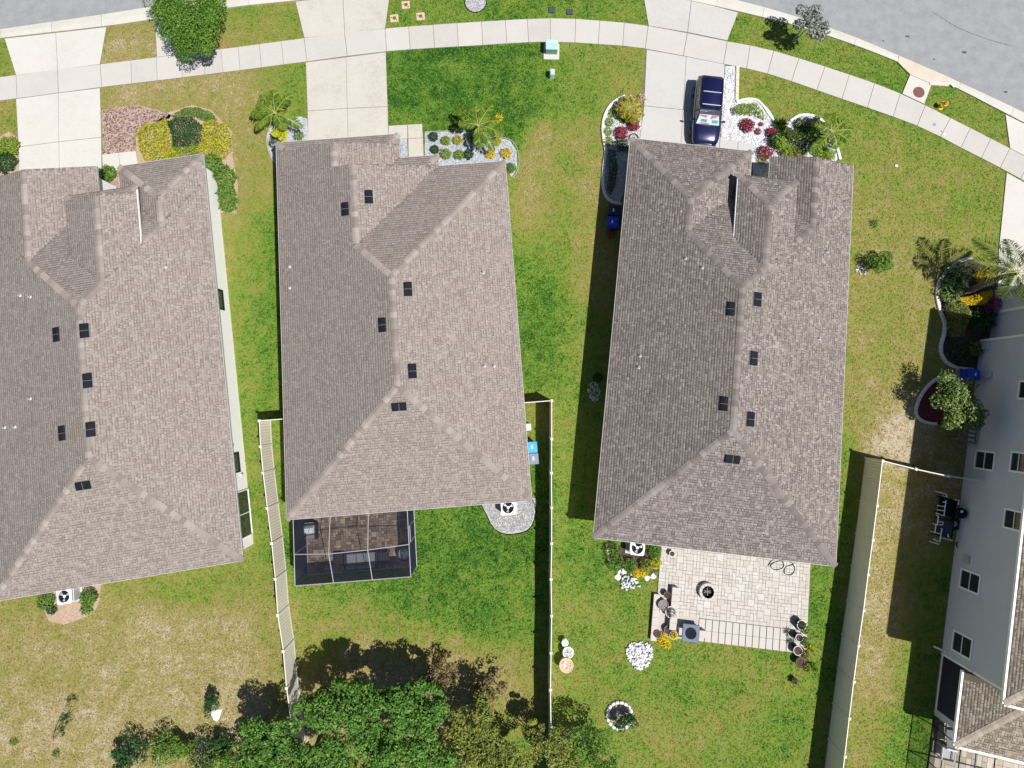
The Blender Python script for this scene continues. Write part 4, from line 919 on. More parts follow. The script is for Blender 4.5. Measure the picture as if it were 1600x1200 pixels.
shrub('shrub', 'small burgundy plant lower right of the round burgundy shrub', 'plant', 1185, 205, .22, .3, L_RED, 160, .1)
shrub('shrub', 'tiny burgundy plant beside the white rocks', 'plant', 1189, 194, .16, .25, L_RED, 90, .09)
shrub('shrub', 'burgundy shrub against the entry roof', 'shrub', 1197, 238, .50, .6, L_RED, 650, .12)
shrub('shrub', 'pale variegated plant below the entry burgundy shrub', 'plant', 1192, 249, .35, .45, L_LIME, 300, .09)
hedge('hedge', 'yellow green bird of paradise clump inside the pale edging', 'plant', [(1146, 168), (1160, 160), (1182, 160), (1192, 172), (1198, 186), (1186, 180), (1170, 178), (1148, 178)], .1, .55, L_LIME, 700, .16, .25)
spiky('dark green agave fan between the two edged beds', 1219, 196, .75, .6, L_PALMDARK, 60, .05)
shrub('shrub', 'dark round bush lower left of the agave fan', 'shrub', 1212, 218, .50, .7, L_DARK, 600, .11)
shrub('shrub', 'yellow green column bush beside the white rocks', 'shrub', 1219, 222, .42, .9, L_LIME, 500, .12)
shrub('shrub', 'dark leafy bush in the middle of the right bed', 'shrub', 1240, 214, .55, .7, L_PALMDARK, 650, .12)
shrub('shrub', 'green bush right of the agave fan inside the edging', 'shrub', 1250, 193, .40, .5, L_PALMDARK, 450, .11)
shrub('shrub', 'olive bush under the right palm', 'shrub', 1272, 196, .55, .6, L_OLIVE, 600, .11)
shrub('shrub', 'brownish bush against the gable of the speckled roof', 'shrub', 1238, 238, .5, .6, L_OLIVE, 500, .12)
shrub('shrub', 'yellow fern bush against the gable of the speckled roof', 'shrub', 1283, 234, .55, .6, L_LIME, 650, .13)
shrub('shrub', 'dark bush between the yellow fern and brown bush', 'shrub', 1260, 228, .5, .7, L_DARK, 500, .11)
palm('wide green palm at the edge of the right bed', U(1296, 214), P3(1300, 206, 1.7), [(72, 1.7, .4, .55), (100, 1.5, .45, .5), (8, 1.9, .35, .55), (-25, 1.7, .35, .6), (-70, 1.2, .4, .7), (225, 2.1, .3, .5), (150, 1.3, .45, .5), (42, 1.6, .4, .55)], L_PALM, .11, .46)
for x, y, r, m, lb in ((1228, 232, .5, L_LIME, 'lime green bush against the entry side of the gable'), (1250, 240, .5, L_OLIVE, 'olive bush hugging the gable edge left of the fern'), (1270, 212, .5, L_LIME, 'lime bush under the left arching palm frond'), (1256, 206, .42, L_DARK, 'dark bush in the gap of the white rocks'), (1296, 240, .45, L_LIME, 'lime bush at the lower end of the right edging'), (1230, 208, .45, L_PALMDARK, 'dark bush directly below the agave fan'), (1284, 216, .4, L_GREEN, 'green bush at the foot of the wide palm'), (1206, 206, .32, L_RED, 'small burgundy plant left of the dark round bush')):
    shrub('shrub', lb, 'shrub', x, y, r, r*1.5, m, 520, .12)
# lone bush with stone ring on the right lawn
c = U(1347, 421); rocks('stone_ring', [tuple(c+np.array([.42*math.cos(a), .42*math.sin(a)])) for a in np.linspace(0, 6.28, 14)[:-1]], .16, 90, M_STONE, .01, 'stuff', 'white stones round the lone bush')
tree('bush', 'lone round bush beside white stones on the right lawn', 'bush', U(1362, 413), [(P3(1374, 410, .9), (.85, .75, .7))], L_GREEN, 1800, .12, .05, nb=8, sub=.5)
shrub('shrub', 'small green weed tuft on the right lawn', 'plant', 1367, 349, .3, .25, L_GREEN, 200, .08)
# grey house front bed
bed([(1545, 418), (1515, 405), (1490, 413), (1472, 432), (1464, 455), (1468, 480), (1476, 505), (1478, 522), (1470, 545), (1474, 560), (1488, 574), (1530, 580), (1548, 530), (1560, 470), (1560, 430)], M_MULCH, 'dark mulch bed inside the winding stone edging')
edging('winding grey stone edging in front of the grey house', [(1517, 403), (1495, 410), (1477, 424), (1466, 443), (1463, 462), (1468, 486), (1475, 505), (1474, 522), (1469, 540), (1471, 556), (1482, 569), (1498, 575), (1520, 578)], M_EDGING, .20, .16, .24)
shrub('shrub', 'dark feathery bush at the top of the winding edging', 'shrub', 1495, 432, 1.0, 1.1, L_DARK, 1400, .16, asp=.3)
shrub('shrub', 'light green rosette bush below the feathery bush', 'shrub', 1485, 456, .72, .8, L_TREE, 700, .15)
shrub('shrub', 'yellow croton bush beside the tall palm trunk', 'shrub', 1541, 432, .60, .9, L_GOLD, 520, .16, asp=.3)
hedge('hedge', 'yellow hedge strip below the tall palm trunk', 'hedge', [(1498, 466), (1520, 462), (1552, 452), (1556, 462), (1540, 476), (1515, 476)], .1, .8, L_GOLD, 900, .14, .35)
hedge('hedge', 'green clipped hedge running down the dark mulch bed', 'hedge', [(1483, 472), (1512, 472), (1520, 490), (1508, 526), (1488, 526), (1482, 500)], .1, .9, L_OLIVE, 1700, .12)
shrub('shrub', 'purple leaved bush at the bright driveway edge', 'shrub', 1556, 478, .62, .9, L_PURP, 420, .18, asp=.35)
shrub('shrub', 'dark green bush below the purple one', 'shrub', 1536, 500, .85, 1.0, L_DARK, 1000, .15)
shrub('shrub', 'dark scruffy bush in the lower loop of the winding edging', 'shrub', 1498, 552, .80, .6, L_DARK, 500, .13)
shrub('shrub', 'reddish green bush against the grey wall in the lower loop', 'shrub', 1526, 546, .5, .6, L_OLIVE, 320, .14)
hd = P3(1590, 425, 4.2)
palm('tall dark palm over the bright driveway', U(1513, 455), hd, [(128, 3.2, .25, .55), (88, 2.4, .3, .6), (40, 2.4, .3, .6), (-10, 2.4, .3, .6), (-60, 2.0, .3, .65), (-112, 1.7, .3, .75), (160, 2.7, .25, .6), (185, 1.8, .3, .7)], L_PALMDARK, .20, .85, nl=40, bark=M_BARK, lw=.026)
# grey house side bed with tree
bed([(1500, 582), (1478, 590), (1450, 602), (1434, 628), (1430, 648), (1440, 660), (1465, 663), (1508, 668), (1516, 620)], M_REDMULCH, 'red mulch bed under the flowering tree')
edging('grey stone edging round the red mulch bed', [(1484, 586), (1466, 590), (1450, 602), (1436, 622), (1430, 643), (1436, 655), (1450, 661), (1463, 662)], M_EDGING, .17, .15, .28)
tree('flowering_tree', 'olive leaved small tree over the red mulch bed', 'tree', U(1484, 632), [(P3(1490, 622, 2.4), (1.5, 1.35, 1.0)), (P3(1510, 640, 2.6), (1.15, 1.2, .9)), (P3(1490, 650, 2.1), (1.0, .9, .8))], L_TREE, 7200, .15, .09, nb=14, sub=.38)
sheet('path', UL([(1494, 574), (1520, 578), (1518, 600), (1490, 597)]), .05, M_CONC, 'small concrete pad under the blue cart by the grey house')
# wooden slatted rack
rk = thing('slatted_rack', P3(1500, 690), 'brown slatted wooden rack leaning by the grey house wall', 'rack')
w0, w1 = H4.W(12.9, .85), H4.W(12.9, .15); base_ = H4.W(12.6, .8)
for k, dv in enumerate((1.15, .66, .17)): MB().prism([tuple(H4.W(u, v)) for u, v in ((12.55, dv-.03), (14.3, dv-.03), (14.3, dv+.03), (12.55, dv+.03))], .92, 1.0).build('rail', M_DARKWOOD, rk)
for u in np.linspace(12.6, 14.25, 7): MB().prism([tuple(H4.W(*p)) for p in ((u-.06, .13), (u+.06, .13), (u+.06, 1.19), (u-.06, 1.19))], .86, .915).build('slat', M_DARKWOOD, rk)
for u in (12.6, 14.25):
    for v in (.17, 1.15): MB().prism([tuple(H4.W(*p)) for p in ((u-.04, v-.04), (u+.04, v-.04), (u+.04, v+.04), (u-.04, v+.04))], .0, .86).build('leg', M_DARKWOOD, rk)
# ================================================================== STREET SIDE
tree('street_tree', 'round dense green street tree beside the kerb at top left', 'tree', U(287, 60), [(P3(291, 34, 3.0), (2.35, 2.1, 1.35)), (P3(300, 62, 2.6), (1.6, 1.25, 1.0)), (P3(268, 12, 3.0), (1.7, 1.4, 1.1)), (P3(325, 20, 2.9), (1.4, 1.3, 1.0))], L_GREEN, 26000, .13, .13, nb=20, sub=.36)
tree('young_street_tree', 'thin grey leaved young tree leaning over the kerb', 'tree', U(1238, 66), [(P3(1276, 33, 2.5), (1.45, 1.2, .9))], L_GREY, 2300, .18, .055, M_PALEBARK, nb=14, sub=.30, lean=(.35, .3), shell=.4, stems=2)
for i, (x, y, lb) in enumerate([(634, 8, 'beige square water meter lid nearest the kerb'), (616, 29, 'beige square water meter lid beside the middle driveway'), (657, 26, 'beige square water meter lid right of its two fellows')]):
    c = P3(x, y); t = thing('meter_box', c, lb, 'utility lid', 'beige utility lids in the verge')
    MB().bbox((c[0], c[1], .035), (.58, .56, .07), .1, .03).build('lid', pm('tan_concrete', [(.42, .32, .19), (.52, .42, .27)], 6, bump=.3), t)
    MB().lathe((c[0]+.02, c[1], .07), [(.13, 0), (.13, .008), (.10, .012), (0, .012)], 14).build('hatch', M_RUST, t)
    for dx, dy in ((-.18, .03), (.17, -.14)): MB().lathe((c[0]+dx, c[1]+dy, .07), [(.04, 0), (.035, .007), (0, .008)], 8).build('bolt', M_BLACK, t)
    NO_GRASS.append([(c[0]-.3, c[1]-.3), (c[0]+.3, c[1]-.3), (c[0]+.3, c[1]+.3), (c[0]-.3, c[1]+.3)])
for x, y, lb in ((862, 16, 'dark flat utility lid left of its twin in the verge'), (890, 19, 'dark flat utility lid right of its twin in the verge')):
    c = P3(x, y); t = thing('valve_box', c, lb, 'utility lid', 'dark utility lids in the verge'); MB().bbox((c[0], c[1], .03), (.42, .44, .06), -.05, .02).build('rim', pm('dark_plastic', [(.012, .02, .035), (.03, .04, .06)], 6), t)
    MB().bbox((c[0], c[1], .064), (.34, .36, .012), -.05, .004).build('lid', pm('dark_plastic_lid', [(.03, .035, .05), (.07, .08, .10)], 9), t)
    NO_GRASS.append([(c[0]-.24, c[1]-.24), (c[0]+.24, c[1]-.24), (c[0]+.24, c[1]+.24), (c[0]-.24, c[1]+.24)])
cc = U(743, 4); ring = [tuple(cc+np.array([.70*math.cos(a), .70*math.sin(a)])) for a in np.linspace(0, 6.283, 22)[:-1]]
sheet('planting_bed', ring, .02, M_GREYSTONE, 'round grey pebble bed in the verge'); rocks('gravel', ring, .08, 330, M_GREYSTONE, .02, 'stuff', 'grey pebbles filling the round verge bed')
t = thing('bed_rim', (*cc, 0), 'dark ring edging the round pebble bed', 'edging'); MB().tube([(cc[0]+.73*math.cos(a), cc[1]+.73*math.sin(a), .03) for a in np.linspace(0, 6.283, 33)], .035, 6).build('ring', M_BLACK, t)
# transformer and pedestal
c = P3(861.5, 79); t = thing('transformer', c, 'green utility transformer box on a concrete pad beside the sidewalk', 'utility box')
M_UGREEN = pm('utility_green', [(.16, .27, .26), (.24, .36, .34)], 4, rough=.5); M_UGREENL = pm('utility_green_lid', [(.30, .44, .43), (.40, .54, .52)], 4, rough=.45)
MB().bbox((c[0], c[1]-.1, .05), (1.05, 1.15, .1), -.03, .02).build('pad', M_DRV1, t)
MB().bbox((c[0], c[1]+.02, .42), (.78, .70, .64), -.03, .03).build('cabinet', M_UGREEN, t)
for dy in (-.17, .20): MB().bbox((c[0], c[1]+dy+.02, .775), (.84, .37, .07), -.03, .03).build('lid', M_UGREENL, t)
NO_GRASS.append([(c[0]-.55, c[1]-.7), (c[0]+.55, c[1]-.7), (c[0]+.55, c[1]+.5), (c[0]-.55, c[1]+.5)])
c = P3(862, 119); t = thing('cable_pedestal', c, 'small mint green cable pedestal on the lawn below the transformer', 'utility box')
MB().bbox((c[0], c[1], .35), (.32, .42, .7), -.03, .06).build('cover', pm('mint_plastic', [(.42, .60, .55), (.52, .70, .64)], 4, rough=.4), t); MB().bbox((c[0], c[1]-.08, .715), (.26, .22, .04), -.03, .015).build('cap', M_UGREENL, t)
# hydrant
c = P3(1469, 168); t = thing('fire_hydrant', c, 'yellow fire hydrant on the verge by the storm inlet', 'hydrant'); M_HYD = pm('hydrant_yellow', [(.62, .42, .02), (.78, .56, .04)], 6, rough=.4); M_HYO = pm('hydrant_orange', [(.62, .20, .02), (.74, .30, .05)], 6, rough=.4)
MB().lathe(c, [(0, 0), (.17, 0), (.17, .05), (.12, .06), (.12, .56), (.155, .57), (.155, .62), (.12, .63)], 14).build('barrel', M_HYD, t)
MB().lathe(c, [(.12, .63), (.135, .66), (.11, .75), (.05, .80), (.05, .85), (0, .85)], 14).build('bonnet', M_HYO, t)
for a in (.3, .3+math.pi, .3+math.pi/2):
    d = Vector((math.cos(a), math.sin(a), 0)); p = Vector(c)+Vector((0, 0, .45)); MB().tube([p+d*.1, p+d*.2], .065, 8).tube([p+d*.2, p+d*.23], .08, 8).build('outlet', M_HYD, t)
# small covers set in the sidewalk
def cover(label, px, py, r, mat, z=.06):
    c = P3(px, py); t = thing('pipe_cover', (c[0], c[1], z), label, 'cover'); MB().lathe((c[0], c[1], z), [(r, -.01), (r, .008), (r*.8, .012), (0, .012)], 14).build('lid', mat, t); MB().lathe((c[0], c[1], z), [(r*.25, .01), (r*.25, .02), (0, .02)], 8).build('knob', M_GALV, t)
cover('bright blue round cover in the right sidewalk', 1459, 195, .10, pm('blue_cover', [(.03, .22, .45), (.06, .30, .58)], 5))
cover('grey round cover below the blue one in the sidewalk', 1475, 209, .10, M_GALV); cover('tiny dark cover left of the grey one in the sidewalk', 1470, 206, .04, M_BLACK)
cover('pale round cleanout cover on the right lawn', 1400, 259, .10, M_GALV, .05)
# painted utility marks: flat paint on kerb and road
M_CYAN = pm('cyan_paint', [(.42, .58, .60), (.52, .66, .68)], 5, rough=.8, scale2=30, contrast=3)
for poly, lb in (([(1481, 131), (1488, 132), (1492, 137), (1488, 138)], 'pale cyan paint mark on the kerb right of the storm inlet'),):
    o = MB().prism(UL(poly), .10, .146).build('paint_mark', M_CYAN, origin=P3(*poly[0])); tag(o, lb, 'paint mark')
for (x, y, r, lb) in ((1507, 82, .16, 'dark spot with cyan tinge on the asphalt'), (1418, 57, .14, 'grey smudge on the asphalt above the young tree side'), (1380, 64, .08, 'small dark spot on the asphalt near the kerb'), (1571, 144, .12, 'dark speckle patch on the asphalt near the right kerb'), (1459, 93, .08, 'faint dark spot on the asphalt left of the cyan spot')):
    c = U(x, y); ps = [(c[0]+r*(1+.4*math.sin(3*a+x))*math.cos(a), c[1]+r*.7*(1+.3*math.cos(2*a+y))*math.sin(a), .016) for a in np.linspace(0, 6.283, 16)[:-1]]
    o = obj_from('road_stain', ps, [tuple(range(len(ps)))], pm('oil_stain', [(.03, .035, .045), (.10, .105, .12)], 9), origin=(c[0], c[1], 0)); tag(o, lb, 'stain', 'stains on the road')
cr = smooth_curve(UL([(1457, 19), (1475, 30), (1492, 41), (1520, 53), (1548, 63), (1580, 72)]), 6); o = MB()
for p, q in zip(cr[:-1], cr[1:]):
    d = (q-p)/np.linalg.norm(q-p); n = np.array([-d[1], d[0]])*.03*rng.uniform(.5, 1.2); o.add([(*(p+n), .017), (*(q+n), .017), (*(q-n), .017), (*(p-n), .017)], [(0, 3, 2, 1)])
tag(o.build('road_crack', pm('crack_tar', [(.09, .095, .10), (.15, .155, .165)], 9), origin=(cr[0][0], cr[0][1], 0)), 'long thin dark crack across the asphalt at top right', 'crack')

# ================================================================== CAR
M_PAINT = pm('dark_blue_paint', [(.004, .006, .045), (.006, .010, .07)], 1, rough=.25, metal=.35, coat=1.0, spec=.5)
M_CARGLASS = pm('car_glass', [(.006, .007, .010), (.02, .022, .028)], 1, rough=.04, spec=.8)
M_WS = pm('windscreen_glass', [(.25, .28, .32), (.3, .33, .36)], 1, rough=.03, spec=.8, alpha=.22)
M_TYRE = pm('tyre_rubber', [(.012, .012, .013), (.03, .03, .032)], 8, rough=.9)
M_CHROME = pm('chrome', [(.55, .56, .58), (.65, .66, .68)], 2, rough=.2, metal=.9)
car_p = np.array(U(1104.5, 175, .9)); car_a = ang3-math.pi/2     # +y of the car is its nose, pointing to the garage
rear = U(1110, 122, .9); fwd = -np.array([-math.sin(ang3), math.cos(ang3)]); CL = 4.55
cen = rear+fwd*CL/2; cen = cen+H3.ux*.0
car = thing('car', (cen[0], cen[1], .066), 'dark blue car parked nose-in on the grey driveway', 'car')
RT = -H3.ux    # the car's own +x: right-hand side as seen from its tail is opposite; plain lateral axis
def CW(x, y, z): p = cen+RT*x+fwd*y; return (p[0], p[1], z+.066)
def loft(sections):
    """sections: (y, [(x,z)...]) half profiles from centre-bottom to centre-top, mirrored"""
    m = MB(); rings = []
    for y, pr in sections:
        full = [CW(x, y, z) for x, z in pr]+[CW(-x, y, z) for x, z in pr[::-1][1:-1]]; rings.append(full)
    n = len(rings[0]); vs = [p for r in rings for p in r]; fs = []
    for i in range(len(rings)-1):
        for k in range(n): fs.append((i*n+k, i*n+(k+1) % n, (i+1)*n+(k+1) % n, (i+1)*n+k))
    fs += [tuple(range(n)), tuple(reversed(range((len(rings)-1)*n, len(rings)*n)))]
    return m.add(vs, fs)
def bodyprof(w, zb, zs, zt, cr): return [(0, zb), (w*.82, zb), (w*.97, zb+.10), (w, zs-.18), (w*.975, zs), (w*.90, zt-.01), (w*.55, zt+cr*.7), (0, zt+cr)]
secs = []
for y, w, zb, zs, zt, crn in [(-2.275, .70, .46, .80, .92, .02), (-2.2, .82, .34, .86, .98, .02), (-1.9, .90, .26, .90, 1.02, .02), (-1.3, .925, .24, .92, 1.03, .02), (-.4, .925, .22, .92, 1.02, .02), (.6, .925, .22, .91, 1.00, .02), (.95, .92, .23, .89, .99, .03), (1.5, .90, .25, .86, .95, .05), (1.95, .85, .28, .80, .88, .05), (2.2, .74, .34, .70, .78, .04), (2.275, .60, .42, .62, .70, .03)]: secs.append((y, bodyprof(w, zb, zs, zt, crn)))
body = loft(secs).build('body', M_PAINT, car, True)
# cabin: pillars and roof; glass sits in it
def cab(y, wb, zb, wt, zt): return (y, [(0, zb), (wb, zb), (wt+.04, zt-.07), (wt-.06, zt), (0, zt+.035)])
cabsec = [cab(-2.16, .80, .98, .70, 1.30), cab(-2.02, .83, .98, .66, 1.55), cab(-1.8, .84, .98, .67, 1.60), cab(-1.0, .85, .99, .68, 1.64), cab(-.1, .85, .99, .68, 1.63), cab(.25, .845, .99, .66, 1.57)]
loft(cabsec).build('cabin', M_PAINT, car, True)
# windscreen: sloping shell from cabin top to bonnet
ws = MB(); A = [CW(x, .25, z) for x, z in ((-.64, 1.56), (0, 1.60), (.64, 1.56))]; B = [CW(x, y, z) for x, y, z in ((-.78, 1.02, 1.02), (0, 1.14, 1.05), (.78, 1.02, 1.02))]
ws.add(A+B, [(0, 1, 4, 3), (1, 2, 5, 4)]).build('windscreen', M_WS, car)
for s_ in (-1, 1):
    pl = MB(); pl.tube([CW(s_*.66, .22, 1.56), CW(s_*.80, 1.03, 1.015)], .035, 6)
    pl.add([CW(s_*.66, .25, 1.55), CW(s_*.80, 1.02, 1.0), CW(s_*.845, .25, 1.0)], [(0, 1, 2)])
    pl.build('pillar', M_PAINT, car)
obj_from('dashboard', [CW(-.76, .26, 1.0), CW(.76, .26, 1.0), CW(.74, 1.05, 1.0), CW(-.74, 1.05, 1.0)], [(0, 1, 2, 3)], M_BLACK, car)
for s_ in (-1, 1):      # side glass, two panes a side, and rear quarter
    for y0, y1 in ((-.75, .18), (-1.55, -.83), (-1.98, -1.62)):
        def gp(y, t): wb, wt = .853, .708; x = wb+(wt-wb)*t; return CW(s_*(x+.012), y, 1.03+t*.47)
        obj_from('side_window', [gp(y0, .05), gp(y1, .05), gp(y1-.06*(y1 > 0)-.10*(y1 > 0), .92), gp(y0, .92)], [(0, 1, 2, 3)], M_CARGLASS, car)
    for y in (-1.42, 1.40):
        w_ = MB(); c0 = CW(s_*.78, y, .33); c1 = CW(s_*.935, y, .33); wo = MB().tube([c0, c1], .335, 20).build('wheel', M_TYRE, car); MB().tube([CW(s_*.92, y, .33), CW(s_*.945, y, .33)], .21, 14).build('rim', M_CHROME, wo)
    mr = MB().bbox((0, 0, 0), (.22, .12, .14), 0, .04, Matrix.Translation(CW(s_*1.02, .72, 1.02)) @ Matrix.Rotation(ang3, 4, 'Z')).tube([CW(s_*.86, .74, 1.0), CW(s_*.96, .73, 1.0)], .03, 6).build('mirror', M_PAINT, car)
    MB().tube([CW(s_*.62, .1, 1.68), CW(s_*.63, -.6, 1.70), CW(s_*.63, -1.85, 1.66)], .018, 6).build('roof_rail', M_BLACK, car)
    obj_from('headlight', [CW(s_*.50, 2.18, .76), CW(s_*.80, 1.98, .83), CW(s_*.845, 1.93, .74), CW(s_*.66, 2.235, .66)], [(0, 1, 2, 3)], M_CHROME, car)
    MB().box((0, 0, 0), (.14, .05, .30), 0, Matrix.Translation(CW(s_*.74, -2.20, .93)) @ Matrix.Rotation(ang3, 4, 'Z')).build('tail_light', pm('tail_red', [(.25, .01, .012), (.35, .02, .02)], 2, rough=.2), car)
for y in (-.05, -.92): MB().box((0, 0, 0), (1.16, .05, .03), 0, Matrix.Translation(CW(0, y, 1.69)) @ Matrix.Rotation(ang3, 4, 'Z')).build('cross_bar', M_GALV, car)
obj_from('rear_window', [CW(-.60, -2.115, 1.46), CW(.60, -2.115, 1.46), CW(.70, -2.185, 1.12), CW(-.70, -2.185, 1.12)], [(0, 1, 2, 3)], M_CARGLASS, car)
MB().box((0, 0, 0), (1.5, .10, .10), 0, Matrix.Translation(CW(0, 2.2, .5)) @ Matrix.Rotation(ang3, 4, 'Z')).build('bumper', M_BLACK, car)
# folding sunshade behind the windscreen: pale panel with plain coloured patches
ss = thing('sunshade', CW(0, .9, 1.0), 'pale teal and pink folding sunshade behind the car windscreen', 'sunshade')
def sp_(x, t, off=.02): y = .30+(1.03-.30)*t; z = 1.555+(1.03-1.555)*t; return CW(x, y, z-.035+off)
obj_from('panel', [sp_(-.60, .28, 0), sp_(.60, .28, 0), sp_(.74, .97, 0), sp_(-.74, .97, 0)], [(0, 1, 2, 3)], pm('shade_pale', [(.52, .72, .70), (.70, .80, .78)], 3), ss)
M_SPINK = pm('shade_pink', [(.60, .07, .14), (.70, .14, .22)], 4); M_STEAL = pm('shade_teal', [(.02, .28, .34), (.06, .38, .42)], 4)
obj_from('pink_patch', [sp_(-.60, .30, .008), sp_(-.16, .30, .008), sp_(-.06, .60, .008), sp_(-.46, .44, .008)], [(0, 1, 2, 3)], M_SPINK, ss)
obj_from('pink_patch', [sp_(.10, .34, .008), sp_(.58, .30, .008), sp_(.56, .42, .008), sp_(.16, .52, .008)], [(0, 1, 2, 3)], M_SPINK, ss)
obj_from('teal_patch', [sp_(-.60, .62, .008), sp_(-.22, .64, .008), sp_(-.24, .86, .008), sp_(-.62, .84, .008)], [(0, 1, 2, 3)], M_STEAL, ss)
obj_from('teal_patch', [sp_(.06, .62, .008), sp_(.46, .60, .008), sp_(.50, .80, .008), sp_(.10, .84, .008)], [(0, 1, 2, 3)], M_STEAL, ss)
obj_from('pink_patch', [sp_(-.10, .88, .008), sp_(.52, .86, .008), sp_(.50, .95, .008), sp_(-.06, .95, .008)], [(0, 1, 2, 3)], M_SPINK, ss)

# ================================================================== CARTS AND CONDENSERS
def cart(label, px, py, rz, mat, lid=None, z0=.03, group='wheeled trash carts'):
    h = 1.05; c = P3(px, py, h); t = thing('trash_cart', (c[0], c[1], z0), label, 'trash cart', group); M = Matrix.Translation((c[0], c[1], z0)) @ Matrix.Rotation(rz, 4, 'Z')
    m = MB(); bot = [(-.24, -.26, .06), (.24, -.26, .06), (.24, .26, .06), (-.24, .26, .06)]; top = [(-.31, -.36, .95), (.31, -.36, .95), (.31, .34, .95), (-.31, .34, .95)]
    m.add([M @ Vector(p) for p in bot+top], [(3, 2, 1, 0), (4, 5, 6, 7), (0, 1, 5, 4), (1, 2, 6, 5), (2, 3, 7, 6), (3, 0, 4, 7)]).build('bin', mat, t)
    l = MB().bbox((0, .0, .99), (.66, .74, .08), 0, .035, M).bbox((0, -.05, 1.035), (.46, .46, .03), 0, .02, M).build('lid', lid or mat, t)
    MB().tube([M @ Vector(p) for p in ((-.22, .37, .96), (-.22, .43, .99), (.22, .43, .99), (.22, .37, .96))], .02, 6).build('handle', M_BLACK, t)
    for s_ in (-1, 1): MB().tube([M @ Vector((s_*.25, .28, .11)), M @ Vector((s_*.31, .28, .11))], .11, 12).build('wheel', M_TYRE, t)
    MB().bbox((.02, -.06, 1.052), (.20, .09, .006), 0, .002, M).build('label_patch', M_WPLASTIC, t)
B_BLUE = pm('cart_blue', [(.012, .035, .42), (.02, .06, .55)], 3, rough=.45); B_NAVY = pm('cart_navy', [(.012, .014, .045), (.025, .03, .08)], 3, rough=.45); B_SKY = pm('cart_sky', [(.03, .28, .55), (.06, .38, .65)], 3, rough=.45); B_GREY = pm('cart_grey', [(.13, .17, .24), (.20, .24, .31)], 3, rough=.45)
cart('navy trash cart beside the speckled roof house', 960, 328, ang3-math.pi/2, B_NAVY); cart('bright blue trash cart below the navy one', 958, 346, ang3-math.pi/2, B_BLUE)
cart('sky blue trash cart beside the middle house fence', 830, 699, ang2+math.pi/2, B_SKY); cart('grey trash cart below the sky blue one', 832, 717, ang2+math.pi/2, B_GREY)
cart('cobalt blue trash cart against the grey house wall', 1522, 585, ang4, B_BLUE, z0=.06)
def condenser(label, px, py, rz, s=.86, h=.9, mat=M_WPLASTIC, z0=.06):
    c = P3(px, py, z0+h); t = thing('air_conditioner', (c[0], c[1], 0), label, 'air conditioner', 'air conditioners'); R_ = Matrix.Rotation(rz, 4, 'Z'); M = Matrix.Translation((c[0], c[1], 0)) @ R_
    MB().bbox((0, 0, .035), (s+.25, s+.25, .07), 0, .01, M).build('pad', M_CONC, t)
    MB().bbox((0, 0, .07+h*.5-.11), (s-.02, s-.02, h-.22), 0, .05, M).build('coil_case', M_GALV, t)
    m = MB(); n = 28; zt = .07+h-.04; r = s*.40
    o_ = []; i_ = []
    for k in range(n):
        a = 2*math.pi*k/n; ca, sa = math.cos(a), math.sin(a); q = max(abs(ca), abs(sa)); o_.append((ca/q*s/2, sa/q*s/2)); i_.append((ca*r, sa*r))
    vs = [M @ Vector((*p, zt+.02)) for p in o_]+[M @ Vector((*p, zt+.06)) for p in i_]+[M @ Vector((*p, zt-.10)) for p in i_]+[M @ Vector((*p, zt-.06)) for p in o_]
    fs = []
    for k in range(n): j = (k+1) % n; fs += [(k, j, n+j, n+k), (n+k, n+j, 2*n+j, 2*n+k), (3*n+k, 3*n+j, j, k)]
    m.add(vs, fs).build('top_cover', mat, t)
    ps = [M @ Vector((*p, zt-.04)) for p in i_]; obj_from('fan_well', ps, [tuple(range(n))], M_BLACK, t)
    for k in range(3):
        a = k*2.094+.4; vs = [M @ Vector((math.cos(a+b)*rr, math.sin(a+b)*rr, zt-.02+dz)) for b, rr, dz in ((-.12, .07, .0), (-.34, r*.88, -.015), (.22, r*.9, .02), (.35, .08, .015))]; obj_from('fan_blade', vs, [(0, 1, 2, 3)], M_GALV, t)
    MB().lathe(M @ Vector((0, 0, zt-.02)), [(.085, 0), (.08, .03), (0, .035)], 12).build('hub', M_WPLASTIC, t)
    for rr in (.35, .6, .85):
        MB().tube([M @ Vector((math.cos(a)*r*rr, math.sin(a)*r*rr, zt+.045)) for a in np.linspace(0, 6.283, 25)], .005, 4, cap=False).build('grille_ring', M_BLACK, t)
condenser('white air conditioner behind the left house', 100, 932, ang1); condenser('white air conditioner on grey pebbles behind the middle house', 794, 793, ang2); condenser('white air conditioner among green plants behind the speckled roof house', 996, 856, ang3)
# left house rear bed
bed([(60, 930), (84, 925), (158, 912), (155, 944), (140, 962), (100, 976), (76, 970)], M_TANMULCH, 'tan mulch bed round the left air conditioner')
shrub('shrub', 'green bush left of the left air conditioner', 'shrub', 70, 941, .52, .7, L_GREEN, 700, .11); shrub('shrub', 'tall narrow green bush right of the left air conditioner', 'shrub', 137, 935, .5, .9, L_GREEN, 800, .11); shrub('shrub', 'low green bush under the tall narrow one', 'shrub', 134, 952, .36, .5, L_GREEN, 400, .1)
shrub('shrub', 'small dark bush below the left air conditioner', 'shrub', 80, 953, .3, .4, L_DARK, 260, .1)
